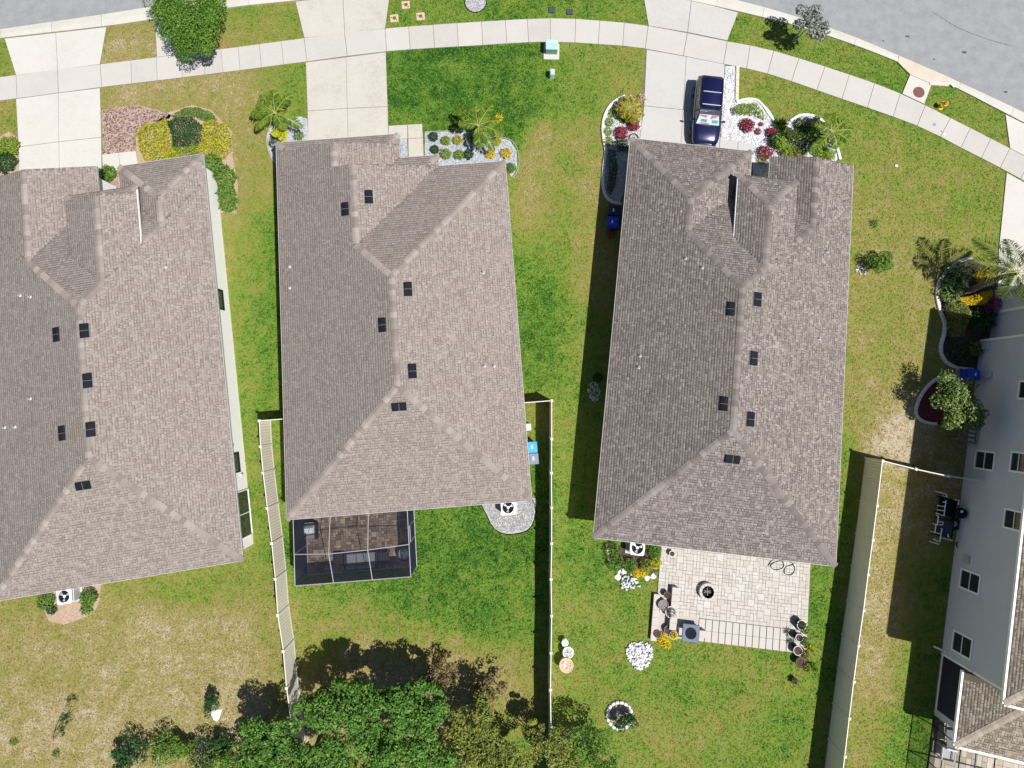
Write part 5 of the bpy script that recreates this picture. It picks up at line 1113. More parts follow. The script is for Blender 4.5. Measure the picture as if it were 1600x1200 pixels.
# pebble bed behind middle house
bed([(752, 788), (830, 776), (836, 800), (826, 826), (795, 834), (772, 826), (762, 806)], M_GREYSTONE, 'grey pebble bed round the middle air conditioner', M_GREYSTONE, .075, 420, 'grey white pebbles round the middle air conditioner', smooth=True)
edging('dark rim of the grey pebble bed', [(752, 788), (762, 808), (773, 827), (796, 835), (827, 827), (837, 800), (832, 780)], M_BLACK, .05, .07, .4)
c = P3(826, 667, .5); t = thing('utility_pipe', (c[0], c[1], 0), 'white utility box on the wall above the sky blue cart', 'utility box'); MB().bbox((c[0], c[1], .45), (.28, .4, .7), ang2, .03).build('case', M_WPLASTIC, t); MB().tube([(c[0], c[1], .05), (c[0], c[1], .12)], .05, 6).build('conduit', M_GALV, t)
# fern with rocks left of speckled roof house
c = U(928, 612); rocks('stone_ring', [tuple(c+np.array([.40*math.cos(a), .62*math.sin(a)])) for a in np.linspace(0, 6.28, 14)[:-1]], .13, 130, M_STONE, .01, 'stuff', 'white stones in the shade left of the speckled roof house')
shrub('shrub', 'dark plant among white stones in the wall shade', 'plant', 934, 590, .32, .5, L_DARK, 260, .12)
shrub('shrub', 'reddish plant below the bright blue cart', 'plant', 954, 365, .3, .4, pm('leaf_rust', [(.10, .02, .015), (.30, .10, .07)], 3, island=1), 240, .11)
# ================================================================== SCREENED LANAI OF THE MIDDLE HOUSE
M_ALU = pm('grey_aluminium', [(.34, .34, .36), (.44, .44, .46)], 2, rough=.5); ZC = 2.6
ca = [U(458, 816, ZC), U(460, 914, ZC), U(641.6, 900, ZC), U(638, 801, ZC)]
mean = np.mean(ca, axis=0)
pv = thing('paver_floor', (*mean, 0), 'brown and tan mixed paver floor inside the screened lanai', 'paving')
uA, vA = H2.loc(ca[0]); uB, vB = H2.loc(ca[2])
M_PAVE = pm('mixed_pavers', [(0, .075, .058, .052), (.3, .15, .112, .09), (.65, .235, .175, .13), (.9, .33, .26, .19), (1, .44, .37, .28)], 2, island=2.0, nw=.6, rough=.9, bump=.2)
MB().prism([tuple(H2.W(u, v)) for u, v in ((uA, -3.72), (uB, -3.72), (uB, .35), (uA, .35))], .0, .03).build('bedding', M_JOINT, pv); NO_GRASS.append([tuple(H2.W(u, v)) for u, v in ((uA, -3.8), (uB+.05, -3.8), (uB+.05, .4), (uA, .4))])
def pavers(root, u0, u1, v0, v1, W_, mat, s=.235, z=.075, name='pavers'):
    m = MB(); cols = int((u1-u0)/s); rows = int((v1-v0)/s); used = np.zeros((cols, rows), bool)
    for i in range(cols):
        for j in range(rows):
            if used[i, j]: continue
            r = rng.random(); a = b = 1
            if r < .30 and i+1 < cols and not used[i+1, j]: a = 2
            elif r < .55 and j+1 < rows: b = 2
            elif r < .70 and i+1 < cols and j+1 < rows and not used[i+1, j] and not used[i+1, j+1]: a = b = 2
            used[i:i+a, j:j+b] = True
            if (a, b) == (2, 1): used[i+1, j] = True
            g = .009; q = [(u0+i*s+g, v0+j*s+g), (u0+(i+a)*s-g, v0+j*s+g), (u0+(i+a)*s-g, v0+(j+b)*s-g), (u0+i*s+g, v0+(j+b)*s-g)]
            zt = z+rng.uniform(-.006, .006); n = len(m.v); P = [W_(*x) for x in q]
            m.add([(p[0], p[1], .02) for p in P]+[(p[0], p[1], zt) for p in P], [(4, 5, 6, 7), (0, 1, 5, 4), (1, 2, 6, 5), (2, 3, 7, 6), (3, 0, 4, 7)])
    o = m.build(name, mat, root); o['kind'] = 'stuff'; return o
pavers(pv, uA+.05, uB-.02, -3.68, .33, H2.W, M_PAVE, .155)
lan = thing('screen_enclosure', (*mean, 0), 'dark screened lanai cage with white frame behind the middle house', 'screen enclosure')
cw = [(uA, .05), (uA, vB if False else -3.7), (uB, -3.7), (uB, .05)]
n1 = U(450+483/7.62, 795+538/7.62, 3.25); n2 = U(450+948/7.62, 795+490/7.62, 3.25); N1 = H2.loc(n1); N2 = H2.loc(n2)
mL = (uA, N1[1]); mR = (uB, N2[1])
tb = lambda p, z: H2.W3(p[0], p[1], z)
def beam(p, q, zp, zq, r=.022, nm='beam', par=None): MB().tube([tb(p, zp), tb(q, zq)], r, 4).build(nm, M_ALU, par or lan)
t1, b1 = (N1[0], .05), (N1[0]+.05, -3.7); t2, b2 = (N2[0], .05), (N2[0]+.05, -3.7)
for p, q, zp, zq in ((cw[0], mL, ZC, ZC), (mL, cw[1], ZC, ZC), (cw[1], b1, ZC, ZC), (b1, b2, ZC, ZC), (b2, cw[2], ZC, ZC), (cw[2], mR, ZC, ZC), (mR, cw[3], ZC, ZC), (cw[0], t1, ZC, ZC), (t1, t2, ZC, ZC), (t2, cw[3], ZC, ZC), (t1, N1, ZC, 3.25), (N1, b1, 3.25, ZC), (t2, N2, ZC, 3.25), (N2, b2, 3.25, ZC), (mL, N1, ZC, 3.25), (N1, N2, 3.25, 3.25), (N2, mR, 3.25, ZC)): beam(p, q, zp, zq)
for p in (cw[0], mL, cw[1], b1, b2, cw[2], mR, cw[3]): beam(p, p, .0, ZC, .026, 'upright')
for p, q in ((cw[0], cw[1]), (cw[1], cw[2]), (cw[2], cw[3])): beam(p, q, .06, .06, .03, 'sill'); 
dm = (uB, -1.0); beam(dm, dm, 0, ZC, .028, 'door_jamb'); dn = (uB, -1.9); beam(dn, dn, 0, ZC, .028, 'door_jamb'); beam(dm, dn, 2.05, 2.05, .028, 'door_head')
M_SCR_R = pm('roof_screen', [(.010, .012, .024), (.016, .018, .034)], 2, rough=.8, alpha=.34); M_SCR_W = pm('wall_screen', [(.012, .015, .038), (.018, .022, .052)], 2, rough=.8, alpha=.94)
def pane(nm, pts, mat): obj_from(nm, [tb(p, z) for p, z in pts], [tuple(range(len(pts)))], mat, lan)
for q in ([(cw[0], ZC), (mL, ZC), (N1, 3.25), (t1, ZC)], [(t1, ZC), (N1, 3.25), (N2, 3.25), (t2, ZC)], [(t2, ZC), (N2, 3.25), (mR, ZC), (cw[3], ZC)], [(mL, ZC), (cw[1], ZC), (b1, ZC), (N1, 3.25)], [(N1, 3.25), (b1, ZC), (b2, ZC), (N2, 3.25)], [(N2, 3.25), (b2, ZC), (cw[2], ZC), (mR, ZC)]): pane('roof_screen', q, M_SCR_R)
for p, q in ((cw[0], mL), (mL, cw[1]), (cw[1], b1), (b1, b2), (b2, cw[2]), (cw[2], mR), (mR, cw[3])): pane('wall_screen', [(p, .06), (q, .06), (q, ZC), (p, ZC)], M_SCR_W)
# lanai furniture
def lz(x, y): return U(450+x/7.62, 795+y/7.62, .5)
M_GREYFAB = pm('grey_fabric', [(.16, .165, .185), (.23, .235, .255)], 6, rough=.95); M_DKFRAME = pm('dark_wicker', [(.012, .012, .016), (.03, .03, .038)], 20, rough=.8); M_PALEFAB = pm('pale_grey_fabric', [(.38, .40, .45), (.50, .52, .56)], 6, rough=.95)
def seat(label, c, w, d, rz, ncush, name='sofa', cat='sofa'):
    t = thing(name, (c[0], c[1], .075), label, cat); M = Matrix.Translation((c[0], c[1], .075)) @ Matrix.Rotation(rz, 4, 'Z')
    MB().bbox((0, 0, .16), (w, d, .22), 0, .03, M).build('base', M_DKFRAME, t)
    for s_ in (-1, 1): MB().bbox((s_*(w/2-.06), 0, .40), (.12, d, .28), 0, .03, M).build('arm', M_DKFRAME, t)
    cwid = (w-.26)/ncush
    for k in range(ncush):
        x = -w/2+.13+(k+.5)*cwid; MB().bbox((x, .08, .36), (cwid-.02, d-.22, .16), 0, .04, M).build('seat_cushion', M_GREYFAB, t); MB().bbox((x, -d/2+.16, .58), (cwid-.02, .20, .34), 0, .06, M).build('back_cushion', M_PALEFAB if False else M_GREYFAB, t)
    MB().bbox((0, -d/2+.04, .42), (w, .08, .62), 0, .02, M).build('back_panel', M_DKFRAME, t)
    for sx in (-1, 1):
        for sy in (-1, 1): MB().box((sx*(w/2-.08), sy*(d/2-.08), .025), (.06, .06, .05), 0, M).build('leg', M_BLACK, t)
    return t
sf = seat('grey cushioned outdoor sofa inside the screened lanai', lz(868, 620), 2.0, .95, ang2, 3)
def side_table(label, c, w, d, rz, slats=True):
    t = thing('side_table', (c[0], c[1], .075), label, 'table'); M = Matrix.Translation((c[0], c[1], .075)) @ Matrix.Rotation(rz, 4, 'Z')
    n = 7
    for k in range(n): MB().box((-w/2+(k+.5)*w/n, 0, .46), (w/n-.015, d, .03), 0, M).build('slat', M_DKFRAME, t)
    MB().bbox((0, 0, .42), (w-.04, d-.04, .05), 0, .01, M).build('frame', M_BLACK, t)
    for sx in (-1, 1):
        for sy in (-1, 1): MB().box((sx*(w/2-.05), sy*(d/2-.05), .2), (.05, .05, .4), 0, M).build('leg', M_BLACK, t)
side_table('dark slatted table right of the lanai sofa', lz(1140, 590), .68, .72, ang2); side_table('dark slatted table left of the lanai sofa', lz(605, 600), .52, .6, ang2)
M_PATT = bpy.data.materials.new('patterned_cushion'); M_PATT.use_nodes = True; _n = M_PATT.node_tree; _v = _n.nodes.new('ShaderNodeTexVoronoi'); _v.inputs['Scale'].default_value = 11
_n.links.new(_n.nodes.new('ShaderNodeNewGeometry').outputs['Position'], _v.inputs['Vector']); _n.links.new(ramp(_n, _v.outputs['Distance'], [(0, .04, .07, .12), (.28, .05, .09, .14), (.34, .62, .66, .68), (1, .66, .70, .72)]), _n.nodes['Principled BSDF'].inputs['Base Color'])
t = seat('lounge chair with blue white patterned cushion in the lanai corner', lz(262, 270), .82, .95, ang2+math.pi, 1, 'lounge_chair', 'chair')
c = lz(258, 225); MB().bbox((0, 0, 0), (.62, .62, .14), 0, .05, Matrix.Translation((c[0], c[1], .62)) @ Matrix.Rotation(ang2, 4, 'Z')).build('cushion', M_PATT, t)
c = lz(1385, 535); t = thing('round_chair', (*c, .075), 'round dark chair with turquoise pillow at the lanai right', 'chair')
MB().lathe((c[0], c[1], .075), [(.40, 0), (.46, .28), (.46, .42), (.40, .42), (.38, .34), (0, .34)], 22).build('shell', M_DKFRAME, t); MB().lathe((c[0], c[1], .075), [(.37, .34), (.36, .42), (.2, .45), (0, .45)], 18).build('seat_pad', M_GREYFAB, t)
M_TURQ = bpy.data.materials.new('turquoise_pattern'); M_TURQ.use_nodes = True; _n = M_TURQ.node_tree; _v = _n.nodes.new('ShaderNodeTexVoronoi'); _v.inputs['Scale'].default_value = 9
_n.links.new(_n.nodes.new('ShaderNodeNewGeometry').outputs['Position'], _v.inputs['Vector']); _n.links.new(ramp(_n, _v.outputs['Distance'], [(0, .02, .22, .34), (.3, .05, .34, .46), (.38, .5, .66, .70), (1, .6, .72, .75)]), _n.nodes['Principled BSDF'].inputs['Base Color'])
MB().bbox((0, 0, 0), (.44, .44, .14), 0, .06, Matrix.Translation((c[0]+.05, c[1]+.02, .60)) @ Matrix.Rotation(.5, 4, 'Z')).build('pillow', M_TURQ, t)

# ================================================================== PAVER PATIO
M_PATIO = pm('pale_pavers', [(0.0, 0.336, 0.2856, 0.247), (0.3, 0.4116, 0.3738, 0.3375), (0.7, 0.4536, 0.4284, 0.4034), (1.0, 0.5208, 0.504, 0.4775)], 1.2, scale2=9, island=1.2, nw=1.0, rough=.9, bump=.2)
pt = thing('patio', P3(1140, 940), 'pale paver patio behind the speckled roof house', 'patio')
pu0, pv0 = H3.loc(U(1030, 975)); pu1, pv1 = H3.loc(U(1262, 1002))
pl_u0 = H3.loc(U(1029, 900))[0]; pl_u1 = H3.loc(U(1262, 960))[0]; pl_v1 = .36; pl_v0 = H3.loc(U(1150, 1008))[1]
MB().prism([tuple(H3.W(*p)) for p in ((pl_u0, pl_v0), (pl_u1, pl_v0), (pl_u1, pl_v1), (pl_u0, pl_v1))], 0, .05).build('bedding', pm('pale_sand', [(.34, .31, .28), (.44, .41, .38)], 8), pt)
pavers(pt, pl_u0, pl_u1, pl_v0+1.3, pl_v1, H3.W, M_PATIO, .20, .09)
NO_GRASS.append([tuple(H3.W(*p)) for p in ((pl_u0-.02, pl_v0-.05), (pl_u1+.02, pl_v0-.05), (pl_u1+.02, pl_v1), (pl_u0-.02, pl_v1))])
# band of long border blocks along the lower edge
nb_ = 16; us = np.linspace(H3.loc(U(1090, 990))[0], pl_u1, nb_+1)
for k in range(nb_):
    for v0_, v1_ in ((pl_v0, pl_v0+.62), (pl_v0+.62, pl_v0+1.27)):
        q = [tuple(H3.W(u, v)) for u, v in ((us[k]+.025, v0_+.008), (us[k+1]-.025, v0_+.008), (us[k+1]-.025, v1_-.008), (us[k]+.025, v1_-.008))]; MB().prism(q, .02, .092+rng.uniform(-.004, .004)).build('border_block', M_PATIO, pt)
obj_from('joint_sand', [H3.W3(u, v, .055) for u, v in ((us[0], pl_v0), (pl_u1, pl_v0), (pl_u1, pl_v0+1.29), (us[0], pl_v0+1.29))], [(0, 1, 2, 3)], M_JOINT, pt)
# low seat wall, L-shaped, of capped blocks
sw_ = thing('seat_wall', P3(1055, 965), 'low L-shaped stone seat wall at the patio corner', 'wall')
def wall_run(u0, v0, u1, v1, w, h=.52):
    L = math.hypot(u1-u0, v1-v0); n = max(1, round(L/.42)); d = ((u1-u0)/L, (v1-v0)/L); s_ = (-d[1]*w/2, d[0]*w/2)
    for k in range(n):
        a0, a1 = L*k/n+.006, L*(k+1)/n-.006
        for z0_, z1_, g in ((.0, h-.07, 0), (h-.07, h, .03)):
            sx = (s_[0]*(1+g*2/w), s_[1]*(1+g*2/w)); q = [(u0+d[0]*a0+sx[0], v0+d[1]*a0+sx[1]), (u0+d[0]*a1+sx[0], v0+d[1]*a1+sx[1]), (u0+d[0]*a1-sx[0], v0+d[1]*a1-sx[1]), (u0+d[0]*a0-sx[0], v0+d[1]*a0-sx[1])]
            MB().prism([tuple(H3.W(*x)) for x in q], z0_, z1_+rng.uniform(-.004, .004)).build('wall_block' if z0_ == 0 else 'cap_block', M_PATIO, sw_)
wl = lambda x, y, z=.5: H3.loc(U(x, y, z))
uW, vT = wl(1056, 918); _, vBt = wl(1056, 985); wall_run(uW, vT, uW, vBt, .34); uC, vC = wl(1056, 986); uD, _ = wl(1104, 990); wall_run(uC+.18, vC, uD, vC, .34)
uE, vE = wl(1028, 930); _, vF = wl(1026, 1004)
wall_run(uE, vE, uE, vF, .30, .30)
# fire pit
c = P3(1106, 925, .35); fp = thing('fire_pit', (c[0], c[1], .09), 'round stone fire pit on the paver patio', 'fire pit')
for k in range(12):
    a0, a1 = k*math.pi/6+.015, (k+1)*math.pi/6-.015; q = [(c[0]+r_*math.cos(a), c[1]+r_*math.sin(a)) for r_, a in ((.36, a0), (.52, a0), (.52, a1), (.36, a1))]; MB().prism(q, .07, .42+rng.uniform(-.005, .005)).build('stone', M_PATIO, fp)
MB().lathe((c[0], c[1], .07), [(.36, 0), (.36, .08), (0, .10)], 20).build('ash_bed', M_BLACK, fp); MB().lathe((c[0], c[1], .07), [(.355, .05), (.355, .33), (.335, .33), (.335, .05)], 20).build('steel_liner', M_BLACK, fp)
for a in (.3, 1.6, 2.8): MB().tube([(c[0]-.22*math.cos(a), c[1]-.22*math.sin(a), .22), (c[0]+.22*math.cos(a), c[1]+.22*math.sin(a), .26)], .04, 6).build('log', M_DARKWOOD, fp)
# square planter by the seat wall
c = P3(1079, 989, .5); t = thing('square_grill', (c[0], c[1], .09), 'dark blue square fire table with a round black bowl', 'fire table'); Mx = Matrix.Translation((c[0], c[1], .09)) @ Matrix.Rotation(ang3, 4, 'Z'); M_SLATE = pm('slate_blue', [(.07, .10, .15), (.12, .155, .21)], 4, rough=.6)
MB().bbox((0, 0, .22), (.84, .84, .40), 0, .03, Mx).build('base', M_SLATE, t); MB().bbox((0, 0, .45), (1.0, 1.0, .06), 0, .08, Mx).build('table_top', M_SLATE, t); MB().lathe(Mx @ Vector((0, 0, .47)), [(.33, 0), (.33, .03), (.29, .03), (.26, .015), (0, .012)], 22).build('bowl', M_BLACK, t)
# pots along the wall
M_PURPOT = pm('mauve_pot', [(.16, .12, .14), (.24, .19, .21)], 5); M_WPOT = pm('white_pot', [(.55, .57, .56), (.70, .71, .70)], 5); M_GLAZE = pm('blue_black_pot', [(.02, .025, .045), (.05, .055, .085)], 5, rough=.3)
M_BROWNPOT = pm('brown_pot', [(.10, .06, .05), (.17, .11, .09)], 5)
pot('mauve round pot lid left of the white pot', 1036, 945, .30, .45, M_PURPOT, soil=False); pot('large white pot on the patio edge', 1048, 956, .32, .45, M_WPOT, L_GREY, leafs=60); pot('small brown pot above the mauve pot', 1042, 929, .19, .40, M_BROWNPOT); pot('small white pot on the seat wall', 1053, 938, .19, .40, M_WPOT, soil=True)
pot('dark flowerpot at the patio lower left corner', 1044, 984, .24, .3, M_GLAZE); pot('dark square flowerpot at the patio lower left edge', 1027, 990, .22, .3, M_BROWNPOT)
pot('pale round pot ring by the yellow flowers', 1052, 992, .24, .32, M_WPOT, L_GOLD, leafs=160); shrub('shrub', 'bright yellow flowering plant at the patio corner', 'plant', 1036, 999, .42, .45, L_GOLD, 420, .11); shrub('shrub', 'lower yellow flowering plant at the patio corner', 'plant', 1042, 1007, .28, .3, L_GOLD, 220, .1)
pot('dark blue glazed pot at the right patio edge', 1252, 976, .28, .55, M_GLAZE, L_DARK, leafs=60); pot('green fern pot right of the dark blue glazed pot', 1257, 983, .25, .5, M_BROWNPOT, L_LIME); pot('dark pot second in the right patio row', 1248, 996, .22, .5, M_GLAZE, None); pot('fern pot second in the right patio row', 1256, 1001, .25, .45, M_BROWNPOT, L_GREEN)
pot('dark blue pot third in the right patio row', 1246, 1016, .26, .45, M_GLAZE); pot('succulent pot third in the right patio row', 1257, 1022, .25, .4, M_BROWNPOT, L_OLIVE); pot('dark brown pot below the patio', 1250, 1034, .25, .45, M_BROWNPOT, z0=.02); pot('pale striped spider plant pot below the patio', 1259, 1042, .25, .4, M_BROWNPOT, L_LIME, z0=.02); pot('small lone pot on the lawn below the patio', 1242, 1064, .19, .3, M_BROWNPOT, L_OLIVE, z0=.02)
spiky('pale yellow spider plant right of the pots', 1270, 1043, .5, .4, L_LIME, 50, .03); spiky('green spider plant beside the third pot', 1266, 1014, .42, .35, L_YEL, 40, .03)
spiky('dark thin leaved plant on the patio border', 1232, 988, .42, .5, L_DARK, 30, .02); spiky('dark wiry plant beside the third dark pot', 1236, 1004, .42, .5, L_DARK, 30, .02)
# hose on the patio
hp = [(1200, 884), (1206, 876), (1216, 874), (1224, 880), (1222, 888), (1210, 890), (1204, 884), (1212, 878), (1228, 876), (1238, 880), (1242, 890), (1236, 898), (1226, 896), (1228, 886), (1240, 882)]
hc = smooth_curve(UL(hp, .12), 6); t = thing('garden_hose', (hc[0][0], hc[0][1], .1), 'black coiled garden hose on the patio', 'hose'); MB().tube([(p[0], p[1], .115+.02*math.sin(i*.7)) for i, p in enumerate(hc)], .022, 5).build('hose', M_BLACK, t); MB().tube([(hc[-1][0], hc[-1][1], .12), (hc[-1][0]+.14, hc[-1][1]-.05, .13)], .03, 6).build('nozzle', M_GALV, t)
pot('small dark cup pot at the patio top left corner', 1050, 865, .17, .35, M_WPOT)
# plant bed round the right condenser
bed([(948, 850), (1040, 864), (1035, 888), (1012, 900), (985, 898), (962, 888), (952, 870)], M_MULCH, 'dark soil bed round the right air conditioner')
edging('pink block edging at the left of the right condenser bed', [(948, 849), (950, 868), (954, 884)], M_TERRA, .14, .12, .3)
for x, y, r, m, lb in ((958, 862, .5, L_GREEN, 'glossy green bush left of the right air conditioner'), (962, 880, .5, L_GREEN, 'green bush at the lower left of the condenser bed'), (985, 884, .45, L_GREEN, 'green bush below the right air conditioner'), (1010, 884, .45, L_OLIVE, 'flecked bush at the lower right of the condenser bed'), (1024, 862, .42, L_GREEN, 'green bush right of the right air conditioner'), (1024, 880, .38, L_YEL, 'yellow flecked bush beside the patio edge'), (1006, 893, .32, L_GOLD, 'yellow flower clump at the bottom of the condenser bed'), (995, 895, .25, L_GOLD, 'smaller yellow flower clump beside the rock pile')): shrub('shrub', lb, 'shrub', x, y, r, r*1.3, m, 600, .10)
def rock(label, px, py, r, mat=M_STONE, name='rock', group=None, h=.6):
    c = U(px, py); n = 9; vs = []; prof = [(1.0, 0), (1.05, .35), (.8, .75), (.35, 1.0)]
    for rr, z in prof:
        for k in range(n): a = 2*math.pi*k/n; q = r*rr*(1+.18*math.sin(2.3*k+px)+.1*rng.normal()); vs.append((c[0]+q*math.cos(a), c[1]+q*math.sin(a), z*r*h))
    fs = [(i*n+k, i*n+(k+1) % n, (i+1)*n+(k+1) % n, (i+1)*n+k) for i in range(3) for k in range(n)]+[tuple(range(3*n, 4*n))]
    return tag(obj_from(name, vs, fs, mat, origin=(c[0], c[1], 0)), label, 'rock', group)
def ringpoly(px, py, rx, ry, n=14): c = U(px, py); return [tuple(c+np.array([rx*math.cos(a), ry*math.sin(a)])*(1+.08*math.sin(3*a+px))) for a in np.linspace(0, 6.283, n)[:-1]]
rocks('rock_pile', ringpoly(984, 910, .60, .48), .22, 60, M_STONE, .02, 'stuff', 'pile of white rocks below the condenser bed', .7); rocks('rock_pile', ringpoly(984, 910, .42, .32), .2, 40, M_STONE, .12, 'stuff', 'top layer of the white rock pile', .7)
rock('flat pale rock left of the white rock pile', 965, 901, .19); rock('round white rock left of a pair by the patio', 1011, 903, .16); rock('round white rock right of a pair by the patio', 1020, 900, .16); rock('round white rock at the top of the rock pile', 975, 893, .15); rock('small white rock at the condenser bed corner', 967, 893, .13)
rocks('rock_pile', ringpoly(999, 1022, .78, .80), .2, 150, M_STONE, .02, 'stuff', 'round white rock mound on the right backyard lawn', .6); NO_GRASS.append(ringpoly(999, 1024, .8, .9)); NO_GRASS.append(ringpoly(984, 910, .6, .5))
c = P3(1000, 1018, .1); rocks('rock_pile', ringpoly(1000, 1022, .5, .5), .24, 90, M_STONE, .10, 'stuff', 'top of the round white rock mound', .5)
# bird bath group
def bath(label, px, py, r, h, mat, top, name='bird_bath'):
    c = P3(px, py, h); t = thing(name, (c[0], c[1], 0), label, 'bird bath'); MB().lathe((c[0], c[1], 0), [(0, 0), (r*.7, 0), (r*.65, .06), (r*.3, .10), (r*.25, h*.75), (r*.6, h*.85), (r, h*.92), (r, h), (r*.9, h), (r*.7, h*.93), (0, h*.9)], 20).build('bowl', mat, t); MB().lathe((c[0], c[1], 0), [(r*.82, h*.955), (0, h*.955)], 16).build('fill', top, t)
bath('tan round bird bath at the lower end of three in the lawn', 885, 1040, .42, .7, pm('tan_stone', [(.42, .31, .20), (.56, .46, .34)], 5), pm('pinkish_fill', [(.30, .17, .10), (.48, .34, .24), (.60, .52, .44)], 6, contrast=4)); bath('white wicker like bird bath in the middle of three', 888, 1020, .33, .6, M_WPOT, pm('mottled_fill', [(.05, .06, .05), (.62, .64, .62)], 14, contrast=5)); bath('small white globe stand at the upper end of three', 883, 1005, .20, .5, M_WPLASTIC, M_WPLASTIC)
# stone ring with bush in right backyard
c = U(968, 1117); t = thing('stone_ring', (*c, 0), 'white stone ring round a small bush on the right lawn', 'stone ring')
for k in range(18):
    a = 2*math.pi*k/18; p = (c[0]+.72*math.cos(a), c[1]+.72*math.sin(a)); MB().bbox((p[0], p[1], .09), (.22, .17, .18+.03*math.sin(k*5)), a+1.57+rng.normal()*.1, .04).build('stone', M_STONE, t)
sheet('planting_bed', ringpoly(968, 1117, .66, .66), .02, M_TANMULCH, 'soil inside the white stone ring'); rocks('gravel', ringpoly(968, 1117, .6, .6), .12, 90, M_GREYSTONE, .02, 'stuff', 'loose stones inside the white stone ring')
tree('bush', 'dark leafy bush growing out of the white stone ring', 'bush', U(974, 1116), [(P3(978, 1128, .8), (.62, .62, .55))], L_DARK, 1100, .12, .04, nb=8, sub=.45)
# ================================================================== BACKYARD PLANTS
tree('sapling', 'thin leaning sapling on the dry left lawn', 'sapling', U(84, 1158), [(P3(104, 1124, 1.5), (.42, .55, .4)), (P3(97, 1140, 1.0), (.2, .3, .25))], L_DARK, 420, .13, .03, nb=6, sub=.4, asp=.25, lean=(.3, .4))
tree('bush', 'small dark bush beside a white stone on the left lawn', 'bush', U(330, 1090), [(P3(331, 1098, .8), (.55, .7, .5))], L_DARK, 800, .13, .04, nb=8, sub=.4)
rock('flat white stone below the small dark bush', 338, 1116, .30, M_STONE, h=.3)
shrub('shrub', 'tiny green weed at the lower left lawn', 'plant', 20, 1160, .25, .2, L_GREEN, 150, .08); shrub('shrub', 'tiny green weed near the left shrubs', 'plant', 87, 1178, .22, .2, L_GREEN, 150, .08)
T = lambda px, py, z, r, rz=None: (P3(px, py, z), (r*1.38, r*1.25, (rz or r*1.15)))
tree('mangrove_tree', 'dense green tree at the end of the left fence', 'tree', U(415, 1120), [T(425, 1158, 3.0, 1.35), T(405, 1180, 2.6, 1.2)], L_MANG, int(.95*13928), .15, .11, nb=21, sub=.26, shell=.8)
tree('mangrove_tree', 'tall bright green tree at the left of the back thicket', 'tree', U(535, 1085), [T(545, 1118, 3.8, 1.5), T(552, 1085, 3.6, .9), T(490, 1110, 3.0, 1.0)], L_MANG, int(.95*17643), .15, .13, nb=21, sub=.26, shell=.8)
tree('mangrove_tree', 'bright green tree in the middle of the back thicket', 'tree', U(630, 1085), [T(640, 1110, 3.8, 1.35), T(668, 1100, 3.4, .9), T(610, 1092, 3.4, .7)], L_MANG, int(.95*15786), .15, .13, nb=21, sub=.26, shell=.8)
tree('mangrove_tree', 'green tree at the bottom edge left of the middle', 'tree', U(500, 1150), [T(500, 1188, 3.6, 1.5), T(445, 1205, 3.2, 1.2)], L_MANG, int(.95*14857), .15, .13, nb=21, sub=.26, shell=.8)
tree('mangrove_tree', 'broad green tree at the bottom edge in the middle', 'tree', U(610, 1145), [T(590, 1175, 3.8, 1.35), T(655, 1170, 3.8, 1.45), T(620, 1205, 3.6, 1.4)], L_MANG, int(.95*20429), .15, .14, nb=21, sub=.26, shell=.8)
tree('sparse_tree', 'yellow green sparse tree right of the green thicket', 'tree', U(735, 1100), [T(745, 1122, 3.0, .95), T(722, 1140, 2.8, .9), T(762, 1145, 2.6, .7)], L_OLIVE, 5400, .15, .08, M_PALEBARK, nb=14, sub=.32, shell=.45, stems=2)
tree('sparse_tree', 'yellowish scrubby tree at the bottom right of the middle yard', 'tree', U(765, 1150), [T(760, 1182, 2.8, 1.1), T(720, 1190, 2.8, 1.1), T(800, 1195, 2.6, .9)], L_OLIVE, 7800, .15, .08, M_PALEBARK, nb=16, sub=.32, shell=.45, stems=2)
tree('sparse_tree', 'scrubby bare twigged tree over the end of the long fence', 'tree', U(845, 1150), [T(845, 1170, 2.6, 1.0), T(880, 1185, 2.5, .9), T(835, 1140, 2.2, .5)], L_OLIVE, 4500, .14, .07, M_PALEBARK, nb=14, sub=.32, shell=.4, stems=3)
tree('sparse_tree', 'dark green scrubby tree right of the long fence', 'tree', U(905, 1135), [T(918, 1155, 2.2, 1.0), T(900, 1190, 2.2, .9), T(940, 1190, 2.0, .8)], L_GREEN, 4500, .13, .07, nb=14, sub=.34, shell=.5, stems=2)
L_RUST = leafmat('leaf_rusty', [(.05, .03, .018), (.13, .085, .04), (.22, .16, .07), (.20, .24, .06)])
tree('sparse_tree', 'rusty brown sparse bush above the green thicket', 'bush', U(690, 1045), [T(690, 1050, 1.3, .8), T(665, 1062, 1.2, .6)], L_RUST, 1500, .15, .05, M_PALEBARK, nb=12, sub=.30, shell=.4, stems=2)
tree('sparse_tree', 'rusty olive sparse bush right of the rusty brown one', 'bush', U(770, 1062), [T(772, 1072, 1.3, .8), T(752, 1085, 1.2, .6)], L_RUST, 1400, .15, .05, M_PALEBARK, nb=12, sub=.30, shell=.4, stems=2)
tree('shrub', 'dark low shrub at the bottom edge of the left lawn', 'shrub', U(205, 1165), [T(205, 1172, .9, .75), T(185, 1190, .9, .6)], L_DARK, 2600, .12, .05, nb=10, sub=.38)
tree('shrub', 'mixed green shrub second along the left bottom edge', 'shrub', U(262, 1160), [T(258, 1175, 1.0, .85), T(285, 1165, .8, .55)], L_GREEN, 2800, .12, .05, nb=12, sub=.36)
tree('shrub', 'dark brownish shrub third along the left bottom edge', 'shrub', U(325, 1160), [T(320, 1182, 1.0, .8), T(345, 1165, .8, .6)], L_DARK, 2400, .12, .05, nb=12, sub=.36)
